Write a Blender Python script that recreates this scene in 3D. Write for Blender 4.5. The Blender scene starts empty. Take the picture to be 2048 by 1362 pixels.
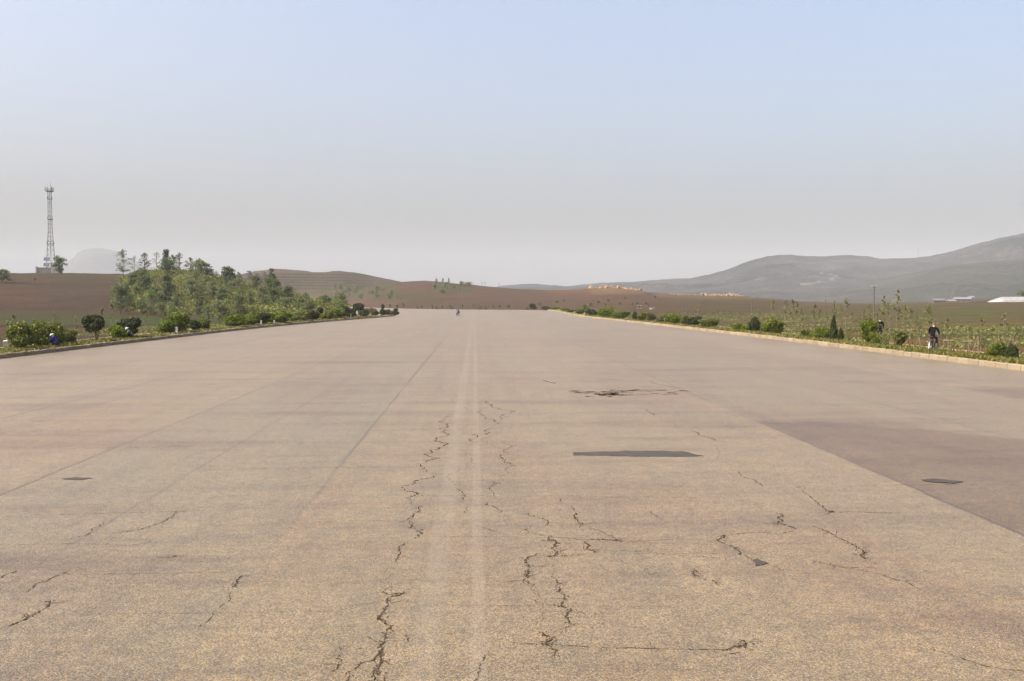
import bpy, bmesh, math, random
import numpy as np
from mathutils import Vector, Matrix, Euler
R = math.radians
scene = bpy.context.scene
COL = scene.collection

# ------------------------------------------------------------------ camera
F = 1991.0                     # focal length in photo pixels (2048 wide)
CAMZ = 3.2
PITCH, YAW = 2.272, 2.13
cam = bpy.data.objects.new('camera', bpy.data.cameras.new('camera'))
COL.objects.link(cam)
cam.location = (0, 0, CAMZ)
cam.rotation_euler = (R(90 - PITCH), 0, R(-YAW))
cam.data.sensor_width = 36.0
cam.data.lens = F / 2048 * 36.0
cam.data.clip_start = 0.1
cam.data.clip_end = 60000
scene.camera = cam

# ------------------------------------------------------------------ light
SUN_AZ, SUN_EL = -112.0, 48.0   # azimuth from +Y towards +X
world = bpy.data.worlds.new('World')
scene.world = world
world.use_nodes = True
wn = world.node_tree
sky = wn.nodes.new('ShaderNodeTexSky')
sky.sky_type = 'NISHITA'
sky.sun_disc = False
sky.sun_elevation = R(SUN_EL)
sky.sun_rotation = R(SUN_AZ)
sky.altitude = 50
sky.air_density = 0.8
sky.dust_density = 9.5
sky.ozone_density = 0.0
wn.links.new(sky.outputs[0], wn.nodes['Background'].inputs[0])
wn.nodes['Background'].inputs[1].default_value = 0.15
sun = bpy.data.objects.new('sun', bpy.data.lights.new('sun', 'SUN'))
COL.objects.link(sun)
sun.data.energy = 2.0
sun.data.angle = R(0.6)
sun.data.color = (1.0, 0.95, 0.87)
_az, _el = R(SUN_AZ), R(SUN_EL)
sundir = Vector((math.sin(_az) * math.cos(_el), math.cos(_az) * math.cos(_el), math.sin(_el)))
sun.rotation_euler = (-sundir).to_track_quat('-Z', 'Y').to_euler()
sun.location = (0, 0, 60)
vs = scene.view_settings
vs.view_transform = 'Standard'
vs.look = 'None'
vs.exposure = 1.38
vs.gamma = 1.0
vs.use_curve_mapping = False
scene.cycles.max_bounces = 6
scene.cycles.diffuse_bounces = 3
scene.cycles.glossy_bounces = 2
scene.cycles.transmission_bounces = 3
scene.cycles.volume_bounces = 1
scene.cycles.transparent_max_bounces = 4
scene.cycles.use_denoising = True
scene.cycles.sample_clamp_indirect = 6.0

HAZE_DENSITY = 0.000165
HAZE_COLOR = (0.50, 0.537, 0.575)

# ------------------------------------------------------------------ helpers
_M = Euler((R(90 - PITCH), 0, R(-YAW))).to_matrix()
_MI = _M.transposed()
def ray(px, py):
    return _M @ Vector(((px - 1024) / F, -(py - 681) / F, -1.0))
def ground(px, py, z=0.0):
    d = ray(px, py); t = (z - CAMZ) / d.z
    return Vector((d.x * t, d.y * t, z))
def at_dist(px, py, D):          # point seen at px,py at forward distance D
    d = ray(px, py)
    f = d.x * math.sin(R(YAW)) + d.y * math.cos(R(YAW))
    t = D / f
    return Vector((d.x * t, d.y * t, CAMZ + d.z * t))
def project(p):
    q = _MI @ (Vector(p) - Vector((0, 0, CAMZ)))
    return 1024 + F * q.x / -q.z, 681 - F * q.y / -q.z, -q.z
SY, CY = math.sin(R(YAW)), math.cos(R(YAW))

def tag(o, label=None, cat=None, group=None, kind=None):
    if label: o['label'] = label
    if cat: o['category'] = cat
    if group: o['group'] = group
    if kind: o['kind'] = kind
    return o
def mesh_np(name, verts, faces, nside, mats=None, mat_idx=None, smooth=False):
    """verts (n,3) array, faces (m,nside) array"""
    me = bpy.data.meshes.new(name)
    verts = np.asarray(verts, dtype=np.float32); faces = np.asarray(faces, dtype=np.int32)
    me.vertices.add(len(verts)); me.vertices.foreach_set('co', verts.ravel())
    m = len(faces)
    me.loops.add(m * nside); me.loops.foreach_set('vertex_index', faces.ravel())
    me.polygons.add(m)
    me.polygons.foreach_set('loop_start', np.arange(0, m * nside, nside, dtype=np.int32))
    if mats:
        for k in mats: me.materials.append(k)
    if mat_idx is not None: me.polygons.foreach_set('material_index', np.asarray(mat_idx, dtype=np.int32))
    me.polygons.foreach_set('use_smooth', np.full(m, smooth, dtype=bool))
    me.update(calc_edges=True)
    return me
def link(name, me, parent=None):
    o = bpy.data.objects.new(name, me); COL.objects.link(o)
    if parent: o.parent = parent
    return o
def empty(name, loc=(0, 0, 0), rz=0.0):
    o = bpy.data.objects.new(name, None); COL.objects.link(o)
    o.location = loc; o.rotation_euler = (0, 0, rz); o.empty_display_size = 0.2
    return o
def copy_tree(o, parent=None, kids=None):
    kids = kids if kids is not None else CHILD
    c = o.copy(); COL.objects.link(c)
    if parent: c.parent = parent
    for ch in list(o.children): copy_tree(ch, c)
    return c
CHILD = None

class MB:
    """collects boxes, bars, tubes into one mesh"""
    def __init__(self): self.bm = bmesh.new()
    def box(self, c, s, rot=None):
        m = Matrix.Translation(c) @ (rot.to_4x4() if rot else Matrix()) @ Matrix.Diagonal((s[0], s[1], s[2], 1))
        bmesh.ops.create_cube(self.bm, size=1.0, matrix=m); return self
    def tube(self, a, b, r, r2=None, n=6):
        a, b = Vector(a), Vector(b); d = b - a; L = d.length
        if L < 1e-6: return self
        q = d.to_track_quat('Z', 'Y').to_matrix().to_4x4()
        bmesh.ops.create_cone(self.bm, cap_ends=True, segments=n, radius1=r, radius2=r if r2 is None else r2,
                              depth=L, matrix=Matrix.Translation((a + b) / 2) @ q); return self
    def path(self, pts, r, n=6):
        for i in range(len(pts) - 1): self.tube(pts[i], pts[i + 1], r[i] if isinstance(r, (list, tuple)) else r, r[i + 1] if isinstance(r, (list, tuple)) else r, n)
        return self
    def ball(self, c, s, seg=10):
        bmesh.ops.create_uvsphere(self.bm, u_segments=seg, v_segments=max(4, seg * 2 // 3), radius=1.0,
            matrix=Matrix.Translation(c) @ Matrix.Diagonal((s[0], s[1], s[2], 1)) if not isinstance(s, (int, float)) else Matrix.Translation(c) @ Matrix.Scale(s, 4)); return self
    def torus(self, c, rad, r, rot=None, n=24, k=6):
        m = Matrix.Translation(c) @ (rot.to_4x4() if rot else Matrix())
        vs_ = [[self.bm.verts.new(m @ Vector(((rad + r * math.cos(b)) * math.cos(a), (rad + r * math.cos(b)) * math.sin(a), r * math.sin(b))))
                for b in [2 * math.pi * j / k for j in range(k)]] for a in [2 * math.pi * i / n for i in range(n)]]
        for i in range(n):
            for j in range(k):
                self.bm.faces.new((vs_[i][j], vs_[(i + 1) % n][j], vs_[(i + 1) % n][(j + 1) % k], vs_[i][(j + 1) % k]))
        return self
    def mesh(self, name, mat, smooth=False):
        me = bpy.data.meshes.new(name)
        bmesh.ops.recalc_face_normals(self.bm, faces=self.bm.faces)
        self.bm.to_mesh(me); self.bm.free(); me.materials.append(mat)
        if smooth:
            for p in me.polygons: p.use_smooth = True
        return me
    def build(self, name, mat, parent=None, smooth=False):
        return link(name, self.mesh(name, mat, smooth), parent)

# numpy value noise
def vnoise(x, y, seed=0):
    xi = np.floor(x).astype(np.int64); yi = np.floor(y).astype(np.int64)
    xf = x - xi; yf = y - yi
    u = xf * xf * (3 - 2 * xf); v = yf * yf * (3 - 2 * yf)
    def h(a, b):
        n = (a * 374761393 + b * 668265263 + seed * 974711) & 0x7fffffff
        n = ((n ^ (n >> 13)) * 1274126177) & 0x7fffffff
        return ((n ^ (n >> 16)) & 0xffff) / 65535.0
    return (h(xi, yi) * (1 - u) + h(xi + 1, yi) * u) * (1 - v) + (h(xi, yi + 1) * (1 - u) + h(xi + 1, yi + 1) * u) * v
def fbm(x, y, seed=0, octv=4):
    s = 0; a = 0.5; t = 0
    for i in range(octv):
        s = s + a * vnoise(x, y, seed + i * 17); t += a
        x = x * 2.03 + 3.1; y = y * 2.03 + 7.7; a *= 0.5
    return s / t
def sstep(a, b, x):
    t = np.clip((x - a) / (b - a), 0, 1); return t * t * (3 - 2 * t)

# ------------------------------------------------------------------ materials
class NT:
    def __init__(self, name):
        self.m = bpy.data.materials.new(name); self.m.use_nodes = True
        self.t = self.m.node_tree; self.t.nodes.clear()
    def n(self, typ, ins=None, **kw):
        nd = self.t.nodes.new('ShaderNode' + typ)
        for k, v in kw.items(): setattr(nd, k, v)
        for k, v in (ins or {}).items(): self.set(nd.inputs[k], v)
        return nd
    def set(self, sock, v):
        if hasattr(v, 'is_output') or isinstance(v, bpy.types.NodeSocket): self.t.links.new(v, sock)
        elif isinstance(v, bpy.types.Node): self.t.links.new(v.outputs[0], sock)
        else:
            if sock.type == 'RGBA' and len(v) == 3: v = (*v, 1)
            sock.default_value = v
    def mix(self, fac, a, b, mode='MIX'):
        nd = self.t.nodes.new('ShaderNodeMix'); nd.data_type = 'RGBA'; nd.blend_type = mode
        self.set(nd.inputs[0], fac); self.set(nd.inputs[6], a); self.set(nd.inputs[7], b)
        return nd.outputs[2]
    def math(self, op, a, b=None, c=None, clamp=False):
        nd = self.t.nodes.new('ShaderNodeMath'); nd.operation = op; nd.use_clamp = clamp
        self.set(nd.inputs[0], a)
        if b is not None: self.set(nd.inputs[1], b)
        if c is not None: self.set(nd.inputs[2], c)
        return nd.outputs[0]
    def ramp(self, fac, stops):
        nd = self.t.nodes.new('ShaderNodeValToRGB'); self.set(nd.inputs[0], fac)
        e = nd.color_ramp.elements
        while len(e) < len(stops): e.new(0.5)
        for i, (p, c) in enumerate(stops):
            e[i].position = p; e[i].color = (*c, 1) if len(c) == 3 else c
        return nd.outputs[0]
    def maprange(self, v, a, b, c=0.0, d=1.0, smooth=False):
        nd = self.t.nodes.new('ShaderNodeMapRange'); nd.clamp = True
        if smooth: nd.interpolation_type = 'SMOOTHSTEP'
        self.set(nd.inputs[0], v)
        for i, x in enumerate((a, b, c, d)): nd.inputs[i + 1].default_value = x
        return nd.outputs[0]
    def obj(self): return self.n('TexCoord').outputs['Object']
    def scale(self, vec, s):
        return self.n('VectorMath', {0: vec, 1: s}, operation='MULTIPLY').outputs[0]
    def noise(self, vec, scale, detail=3.0, rough=0.55, out=0):
        return self.n('TexNoise', {'Vector': vec, 'Scale': scale, 'Detail': detail, 'Roughness': rough}).outputs[out]
    def out(self, sh, disp=None):
        o = self.n('OutputMaterial', {'Surface': sh}); return self.m
    def principled(self, col, rough=0.9, spec=0.2, normal=None, metal=0.0):
        d = {'Base Color': col, 'Roughness': rough, 'Specular IOR Level': spec, 'Metallic': metal}
        p = self.n('BsdfPrincipled', d)
        if normal is not None: self.set(p.inputs['Normal'], normal)
        return p.outputs[0]
    def bump(self, h, strength=0.4, dist=0.02):
        return self.n('Bump', {'Height': h, 'Strength': strength, 'Distance': dist}).outputs[0]

def simple_mat(name, col, rough=0.7, var=0.15, scale=8.0, metal=0.0, spec=0.3):
    t = NT(name); v = t.obj()
    n1 = t.noise(v, scale, 4.0)
    c = t.mix(t.maprange(n1, .3, .7), tuple(x * (1 - var) for x in col), tuple(min(1, x * (1 + var)) for x in col))
    return t.out(t.principled(c, rough, spec, t.bump(n1, 0.15, 0.01), metal))

def leaf_mat(name, a, b, c, trans=0.3):
    t = NT(name)
    isl = t.n('NewGeometry').outputs['Random Per Island']
    oi = t.n('ObjectInfo').outputs['Random']
    v = t.obj()
    n1 = t.noise(v, 5.0, 2.0)
    k = t.mix(isl, a, b)
    k = t.mix(t.math('MULTIPLY', t.maprange(n1, .35, .65), 0.6), k, c)
    hs = t.n('HueSaturation', {'Hue': t.maprange(oi, 0, 1, .485, .515), 'Saturation': t.maprange(oi, 0, 1, .85, 1.08), 'Value': t.maprange(isl, 0, 1, .75, 1.25), 'Color': k}).outputs[0]
    p = t.principled(hs, 0.6, 0.25)
    tr = t.n('BsdfTranslucent', {'Color': hs}).outputs[0]
    mx = t.n('MixShader', {0: trans, 1: p, 2: tr}).outputs[0]
    return t.out(mx)
# ------------------------------------------------------------------ road outline (metres, +Y away from the viewer)
def catmull(pts, n=8):
    P = [Vector((p[0], p[1], 0)) for p in pts]; out = []
    for i in range(len(P) - 1):
        p0 = P[max(0, i - 1)]; p1 = P[i]; p2 = P[i + 1]; p3 = P[min(len(P) - 1, i + 2)]
        for k in range(n):
            t = k / n
            m1 = (p2 - p0) * 0.5; m2 = (p3 - p1) * 0.5
            out.append((2 * t**3 - 3 * t**2 + 1) * p1 + (t**3 - 2 * t**2 + t) * m1 + (-2 * t**3 + 3 * t**2) * p2 + (t**3 - t**2) * m2)
    out.append(P[-1]); return out
LEFT = [(-26.3, -40), (-26.3, -10), (-26.3, 20), (-26.3, 50), (-26.2, 80), (-25.9, 105), (-25.2, 125), (-24.2, 140), (-21.6, 168), (-18.8, 192), (-17.2, 208), (-17.4, 217), (-20.5, 226), (-27, 239), (-45, 290), (-75, 360), (-130, 480), (-200, 600)]
RIGHT = [(25.2, -40), (25.2, -10), (25.2, 20), (25.1, 50), (24.9, 80), (24.2, 117), (23.2, 155), (22.2, 185), (21.8, 210), (22.6, 245), (24.6, 290), (25.6, 325), (23.5, 347), (12.6, 361), (-6, 380), (-32, 428), (-72, 560), (-130, 720)]
LP, RP = catmull(LEFT), catmull(RIGHT)
def edge_x(poly, y, ymax=205):
    for i in range(len(poly) - 1):
        if poly[i].y <= y <= poly[i + 1].y:
            t = (y - poly[i].y) / max(1e-6, poly[i + 1].y - poly[i].y)
            return poly[i].x + t * (poly[i + 1].x - poly[i].x)
    return poly[-1].x

# ------------------------------------------------------------------ terrain
def I(c, tab):
    xs, ys = zip(*tab); return np.interp(c, xs, ys)
def one_hill(c, D, sky, yf, yr, yb, base=-0.1, lin=0.5, terr=0):
    f = I(c, yf); r = I(c, yr); b = I(c, yb)
    zr = CAMZ + (602 - I(c, sky)) * r / F
    t = np.clip((D - f) / (r - f), 0, 1)
    if terr:
        k = np.floor(t * terr); fr = t * terr - k
        t2 = (k + np.clip((fr - 0.55) / 0.45, 0, 1)) / terr
        t = np.where(t > 0.3, t2 * 0.75 + t * 0.25, t)
    pr = lin * t + (1 - lin) * t * t * (3 - 2 * t)
    tb = np.clip((D - r) / (b - r), 0, 1)
    pr = pr * (1 - tb * tb * (3 - 2 * tb))
    return base + np.maximum(zr - base, 0) * pr, pr
SKY_A = [(-700, 560), (-300, 550), (0, 547), (75, 546.5), (130, 546), (240, 546.5), (290, 552), (340, 575), (390, 603), (420, 620)]
SKY_B = [(195, 628), (215, 600), (240, 566), (280, 551), (330, 548), (400, 550), (450, 559), (520, 575), (580, 588), (640, 603), (690, 614), (705, 622), (725, 640), (745, 680)]
SKY_C = [(380, 575), (430, 560), (480, 548), (510, 541), (550, 537), (580, 538.5), (612, 541), (625, 543.5), (650, 543), (665, 541), (680, 541), (700, 544), (720, 547), (760, 555), (800, 563), (850, 573), (900, 590), (960, 620)]
SKY_D = [(560, 612), (640, 597), (690, 588), (740, 574), (790, 564), (850, 561), (900, 565), (950, 570), (1000, 575), (1050, 579), (1100, 581), (1150, 580), (1190, 577), (1230, 576), (1270, 580), (1300, 585), (1350, 589), (1400, 591), (1450, 592.5), (1500, 594), (1550, 598), (1600, 603), (1650, 606), (1720, 612), (1800, 620)]
SKY_E = [(1350, 622), (1500, 612), (1600, 610), (1700, 611), (1760, 612.5), (1800, 612), (1850, 609), (1900, 606), (1950, 604.5), (2048, 604), (2300, 601), (3000, 598)]
SKY_K = [(1560, 612), (1640, 607), (1720, 607), (1780, 606), (1840, 604), (1890, 601), (1930, 598.5), (1980, 597), (2048, 595), (2300, 590), (3000, 585)]
def CD(x, y):
    xc = x * CY - y * SY; D = x * SY + y * CY
    return np.where(D > 1, 1024 + F * xc / np.maximum(D, 1), np.where(xc < 0, -9000, 9000)), D
def hills(x, y):
    c, D = CD(x, y)
    H = []
    H.append(one_hill(c, D, SKY_A, [(-500, 130), (200, 165), (420, 175)], [(-400, 440), (240, 455), (420, 430)], [(0, 800), (420, 600)], lin=.55))
    H.append(one_hill(c, D, SKY_B, [(195, 172), (400, 178), (700, 182)], [(195, 350), (400, 300), (550, 252), (705, 212)], [(195, 460), (400, 410), (550, 310), (705, 245)], lin=.35))
    H.append(one_hill(c, D, SKY_C, [(380, 820), (600, 800), (690, 700), (960, 640)], [(380, 1000), (960, 980)], [(380, 1500), (960, 1500)], lin=.8, terr=9))
    H.append(one_hill(c, D, SKY_D, [(560, 780), (640, 740), (690, 640), (760, 505), (800, 455), (900, 415), (1000, 390), (1060, 378), (1110, 365), (1200, 300), (1400, 200), (1800, 160)], [(560, 850), (690, 800), (800, 720), (1300, 700), (1800, 600)], [(560, 1300), (1800, 1400)], lin=.75))
    H.append(one_hill(c, D, SKY_E, [(1350, 170), (1600, 130), (2300, 90)], [(1350, 400), (3000, 380)], [(1350, 2000), (3000, 2000)], lin=.8))
    H.append(one_hill(c, D, SKY_K, [(1560, 430), (3000, 430)], [(1560, 900), (3000, 900)], [(1560, 2200), (3000, 2200)], lin=.8))
    zs = np.stack([h[0] for h in H]); prs = np.stack([h[1] for h in H])
    return c, D, zs, prs
def terrain_z(x, y, full=False):
    x = np.asarray(x, float); y = np.asarray(y, float)
    c, D, zs, prs = hills(x, y)
    front = (D > 40) & (c > -1500) & (c < 3600)
    zs = np.where(front, zs, -0.1)
    idx = np.argmax(zs, axis=0); z = np.max(zs, axis=0); pr = np.take_along_axis(np.where(front, prs, 0), idx[None], 0)[0]
    w = np.clip((z + .1) * 1.5, 0, 1) * np.clip(pr * 6, 0, 1)
    lf = sstep(-33, -42, x) * sstep(205, 190, D); rf = sstep(32, 40, x)
    w2 = np.maximum(w, np.maximum(lf, rf) * 0.35)
    dz = (fbm(x / 28, y / 28, 3) - .5) * 1.3 + (fbm(x / 7, y / 7, 5) - .5) * 0.45
    z = z + dz * w2 + np.maximum(lf, rf) * 0.1
    z = np.where((D > 2000), z * 1.0, z)
    return (z, idx, pr, c, D, zs) if full else z
def tz(x, y): return float(terrain_z(np.array([x]), np.array([y]))[0])

def lerp3(a, b, t): return a + (b - a) * t[:, None]
def build_terrain():
    az = np.concatenate([np.arange(-180, -36, 4.0), np.arange(-36, 36, 0.05), np.arange(36, 180.1, 4.0)])
    az[-1] = 180.0
    r1 = np.exp(np.arange(math.log(4), math.log(9000), 0.022))
    r2 = np.exp(np.arange(math.log(790), math.log(1005), 0.0022))
    rr = np.unique(np.concatenate([r1, r2, [9000.0]]))
    A, RR = np.meshgrid(np.radians(az), rr, indexing='ij')
    # forward = camera heading
    xc = RR * np.sin(A); D = RR * np.cos(A)
    x = (xc * CY + D * SY).ravel(); y = (-xc * SY + D * CY).ravel()
    z, idx, pr, c, Dd, zs = terrain_z(x, y, True)
    n, m = len(az), len(rr)
    V = np.stack([x, y, z], 1)
    ids = np.arange(n * m).reshape(n, m)
    q = np.stack([ids[:-1, :-1], ids[1:, :-1], ids[1:, 1:], ids[:-1, 1:]], -1).reshape(-1, 4)
    q = q[:, ::-1]
    row = 602 - F * (z - CAMZ) / np.maximum(Dd, 1)
    # ---- what grows or lies on each spot (soil and plant colours)
    N1 = fbm(x / 35, y / 35, 11); N2 = fbm(x / 9, y / 9, 12); N3 = fbm(x / 90, y / 90, 13)
    soil = np.array([.215, .128, .088]); soil2 = np.array([.165, .115, .085]); olive = np.array([.13, .125, .055])
    green = np.array([.085, .13, .035]); grey = np.array([.19, .165, .125]); red = np.array([.33, .165, .085]); dark = np.array([.06, .05, .035])
    purple = np.array([.20, .128, .098])
    C = np.tile(soil, (len(x), 1)); C = lerp3(C, np.tile(soil2, (len(x), 1)), sstep(.35, .65, N1))
    def put(Cc, col, w): return lerp3(Cc, np.tile(np.asarray(col, float), (len(Cc), 1)), np.clip(w, 0, 1))
    def band(r0, r1, s=2.0): return sstep(r0 - s, r0 + s, row) * sstep(r1 + s, r1 - s, row)
    def cband(c0, c1, s=10.0): return sstep(c0 - s, c0 + s, c) * sstep(c1 + s, c1 - s, c)
    a = idx == 0
    wA = a * 1.0
    furrow = (np.sin(row * 1.9 + c * .01 + N1 * 6) * .5 + .5)
    C = put(C, soil2 * .8, wA * .45 * furrow * band(560, 640))
    C = put(C, olive, wA * (band(546, 562, 3) * sstep(.3, .6, N2) * .85 + band(556, 563, 2) * cband(120, 240, 20) * .5))
    C = put(C, dark * 1.8, wA * band(567.5, 571, 1.2) * cband(-50, 230, 30) * .7)
    C = put(C, red * .8, wA * band(585, 612, 6) * cband(-60, 80, 30) * .35)
    C = put(C, soil2 * np.array([.9, .85, .95]), wA * band(605, 640, 8) * .6)
    b = (idx == 1) * 1.0
    C = put(C, olive * np.array([.95, 1.05, .8]), b * .9)
    C = put(C, soil * .95, b * sstep(.5, .66, N2) * .8)
    C = put(C, soil, b * band(570, 585, 5) * cband(255, 300, 8) * .8)
    cc = (idx == 2) * 1.0
    C = put(C, np.array([.20, .155, .12]), cc)
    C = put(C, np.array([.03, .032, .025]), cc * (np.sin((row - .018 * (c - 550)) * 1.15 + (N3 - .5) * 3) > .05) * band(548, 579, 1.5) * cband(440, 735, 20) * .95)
    C = put(C, olive, cc * sstep(.48, .62, N3) * .4 + cc * band(575, 600, 4) * .3)
    d = (idx == 3) * 1.0
    C = put(C, purple, d * .8)
    C = put(C, purple * .72, d * (.5 * sstep(.45, .7, N3) + .35 * furrow))
    C = put(C, green * np.array([1.2, 1.05, 1.5]), d * band(570, 597, 4) * cband(670, 800, 25) * sstep(.32, .55, N2 * .6 + N1 * .4))
    C = put(C, olive, d * band(588, 602, 3) * cband(740, 880, 30) * .7)
    C = put(C, green * 1.2, d * band(565, 588, 4) * cband(865, 945, 15) * sstep(.4, .6, N2) * .8)
    C = put(C, np.array([.42, .25, .16]), d * band(569, 585, 2) * cband(640, 700, 6) * sstep(3.5, 0, np.abs(row - (585 - (c - 640) * .27))))
    C = put(C, red * .95, d * band(572, 592, 2) * cband(1100, 1290, 20) * sstep(9, 2, np.abs(row - (584 - .05 * (c - 1100)))) * .75)
    C = put(C, np.array([.36, .25, .155]), d * band(574, 588, 2) * cband(1180, 1290, 8) * .8)
    C = put(C, np.array([.36, .25, .16]), d * band(584, 600, 2) * cband(1310, 1600, 12) * sstep(6, 2, np.abs(row - (I(c, SKY_D) + 3))) * .9)
    C = put(C, olive * np.array([1.15, 1.0, 1.1]), d * sstep(600, 612, row) * cband(1180, 1900, 60) * sstep(.35, .6, N1) * .8)
    C = put(C, np.array([.17, .13, .09]), d * cband(1320, 1900, 40) * .6)
    e = ((idx == 4) | ((x > 28) & (Dd < 420) & (Dd > 10) & (idx != 3))) * 1.0
    C = put(C, np.array([.15, .125, .07]), e * .9)
    C = put(C, green * np.array([1.25, 1.05, 1.0]), e * sstep(.5, .64, N1 * .5 + N2 * .5) * .75)
    C = put(C, soil2 * .85, e * sstep(190, 260, Dd) * .55)
    strip = np.sin(Dd * .38 + x * .02 + N3 * 2)
    nearf = e * sstep(150, 110, Dd)
    C = put(C, red * .95, nearf * sstep(.1, .8, strip) * sstep(.35, .5, N1) * .95)
    C = put(C, green, nearf * sstep(-.1, -.8, strip) * .7)
    C = put(C, red * .85, e * sstep(30, 33, x) * sstep(37, 34, x) * sstep(105, 80, Dd) * .85)
    C = put(C, np.array([.36, .25, .17]), e * sstep(2.2, .4, np.abs(Dd - 270 - (N3 - .5) * 20)) * cband(1850, 2100, 40) * .8)
    C = C * (1 + .5 * e)[:, None] * (1 - .16 * a - .0 * b + .12 * d + .06 * cc)[:, None]
    C = C * (1 + np.outer(np.clip(e + d * sstep(1320, 1450, c), 0, 1), np.array([-.06, .07, -.12])))
    k = (idx == 5) * 1.0
    C = put(C, np.array([.19, .155, .10]), k)
    # flat strips on the tower side, beyond the footpath
    lf = (x < -28) & (Dd < 190) & (Dd > 10)
    l = lf * 1.0
    C = put(C, np.array([.15, .105, .07]), l)
    C = put(C, olive, l * sstep(.4, .6, N2) * .7)
    C = put(C, green * np.array([1.05, 1.25, .8]), l * sstep(131, 137, Dd) * sstep(184, 176, Dd) * (.55 + .45 * cband(170, 330, 20)))
    C = put(C, dark, l * sstep(120, 122, Dd) * sstep(131, 129, Dd) * .85)
    C = put(C, red * .62, l * sstep(97, 101, Dd) * sstep(121, 117, Dd) * .7)
    C = put(C, olive * .9, l * sstep(-33, -30.5, x))
    # bare ground round the bend
    me = mesh_np('terrain', V, q, 4, smooth=True)
    ca = me.color_attributes.new('soil', 'FLOAT_COLOR', 'POINT')
    ca.data.foreach_set('color', np.concatenate([C, np.ones((len(C), 1))], 1).astype(np.float32).ravel())
    return me

t = NT('field_soil')
v = t.obj()
att = t.n('Attribute', attribute_name='soil').outputs['Color']
n1 = t.noise(v, 0.7, 6.0, .65); n2 = t.noise(v, 0.06, 4.0); n3 = t.noise(v, 3.0, 4.0, .7)
att = t.mix(1.0, att, (.198, .177, .142), 'MULTIPLY')
k = t.mix(1.0, att, t.ramp(n1, [(.25, (.55, .55, .55)), (.75, (1.45, 1.4, 1.35))]), 'MULTIPLY')
k = t.mix(1.0, k, t.ramp(n2, [(.3, (.82, .85, .85)), (.7, (1.18, 1.14, 1.1))]), 'MULTIPLY')
k = t.mix(t.maprange(n3, .55, .7, 0, .35), k, (.10, .10, .05))
MAT_SOIL = t.out(t.principled(k, .95, .1, t.bump(n3, .6, .25)))
me = build_terrain(); me.materials.append(MAT_SOIL)
tag(link('ground', me), 'ploughed reddish brown fields and low hills either side of the road', kind='structure')

# ------------------------------------------------------------------ far mountains (each a real ridge at its own distance)
def mountain(name, label, sky, yf, yr, yb, c0, c1, cs, mat, rough, seed, track=None):
    cg = np.arange(c0, c1, cs); dg = np.linspace(0, 1, 90)
    Cg, T = np.meshgrid(cg, dg, indexing='ij')
    D = yf + (yb - yf) * T
    xc = (Cg - 1024) / F * D
    x = xc * CY + D * SY; y = -xc * SY + D * CY
    zr = CAMZ + (602 - I(Cg, sky)) * yr / F
    t = np.clip((D - yf) / (yr - yf), 0, 1); pr = .6 * t + .4 * t * t * (3 - 2 * t)
    tb = np.clip((D - yr) / (yb - yr), 0, 1); pr = pr * (1 - .9 * tb * tb)
    s = yr / 3500.0
    nz = (fbm(x / (420 * s), y / (420 * s), seed, 5) - .5) * rough * 3 * np.sqrt(np.clip(zr, 0, None) / 150 + .02) * np.sin(np.clip(t, 0, 1) * math.pi * .92 + .05)
    nz = nz + (fbm(x / (40 * s), y / (40 * s), seed + 5, 2) - .5) * rough * .16
    z = -0.3 + (zr + .3) * pr + nz * np.clip(pr * 3, 0, 1)
    n, m = Cg.shape
    ids = np.arange(n * m).reshape(n, m)
    q = np.stack([ids[:-1, :-1], ids[1:, :-1], ids[1:, 1:], ids[:-1, 1:]], -1).reshape(-1, 4)[:, ::-1]
    me = mesh_np(name, np.stack([x.ravel(), y.ravel(), z.ravel()], 1), q, 4, smooth=True)
    row = (602 - F * (z - CAMZ) / D).ravel(); cf = Cg.ravel()
    w = np.zeros(n * m)
    if track:
        for (a, b) in zip(track[:-1], track[1:]):
            a, b = np.array(a, float), np.array(b, float); ab = b - a
            tt = np.clip(((cf - a[0]) * ab[0] + (row - a[1]) * ab[1]) / (ab @ ab), 0, 1)
            dd = np.hypot(cf - a[0] - tt * ab[0], (row - a[1] - tt * ab[1]) * 1.6)
            w = np.maximum(w, np.clip(1.2 - dd / 1.3, 0, 1) * .4)
    ca = me.color_attributes.new('bare', 'FLOAT_COLOR', 'POINT')
    ca.data.foreach_set('color', np.stack([w, w, w, np.ones_like(w)], 1).astype(np.float32).ravel())
    me.materials.append(mat)
    return tag(link(name, me), label, kind='structure')
def mountain_mat(name, forest, rock, s):
    t = NT(name); v = t.obj()
    bare = t.n('Attribute', attribute_name='bare').outputs['Fac']
    n1 = t.noise(v, .012 * s, 6.0, .65); n2 = t.noise(v, .09 * s, 3.0, .7); n3 = t.noise(v, .0025 * s, 3.0)
    k = t.mix(t.maprange(n1, .44, .6), forest, rock)
    k = t.mix(t.maprange(n2, .47, .56, 0, .9), k, tuple(x * .35 for x in forest))
    k = t.mix(t.maprange(n3, .4, .65, 0, .5), k, tuple(x * 1.2 for x in rock))
    k = t.mix(bare, k, (.26, .22, .19))
    return t.out(t.principled(k, .95, .05))
M1 = mountain_mat('wooded_slope', (.022, .026, .026), (.06, .056, .055), 1.0)
M2 = mountain_mat('grassy_slope', (.030, .034, .028), (.052, .051, .044), 1.4)
SKY_F = [(940, 603), (980, 578), (1000, 573.5), (1050, 570), (1075, 569.5), (1110, 571.5), (1130, 573), (1200, 569), (1250, 566), (1300, 563), (1350, 561), (1380, 559), (1420, 551), (1460, 540), (1500, 527.5), (1530, 518.5), (1580, 514), (1640, 514.5), (1700, 511.5), (1730, 513), (1760, 517), (1830, 516), (1860, 513), (1900, 502), (1950, 488), (2000, 474), (2048, 464), (2150, 442), (2300, 432), (2600, 470), (2900, 540), (3100, 600)]
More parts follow.
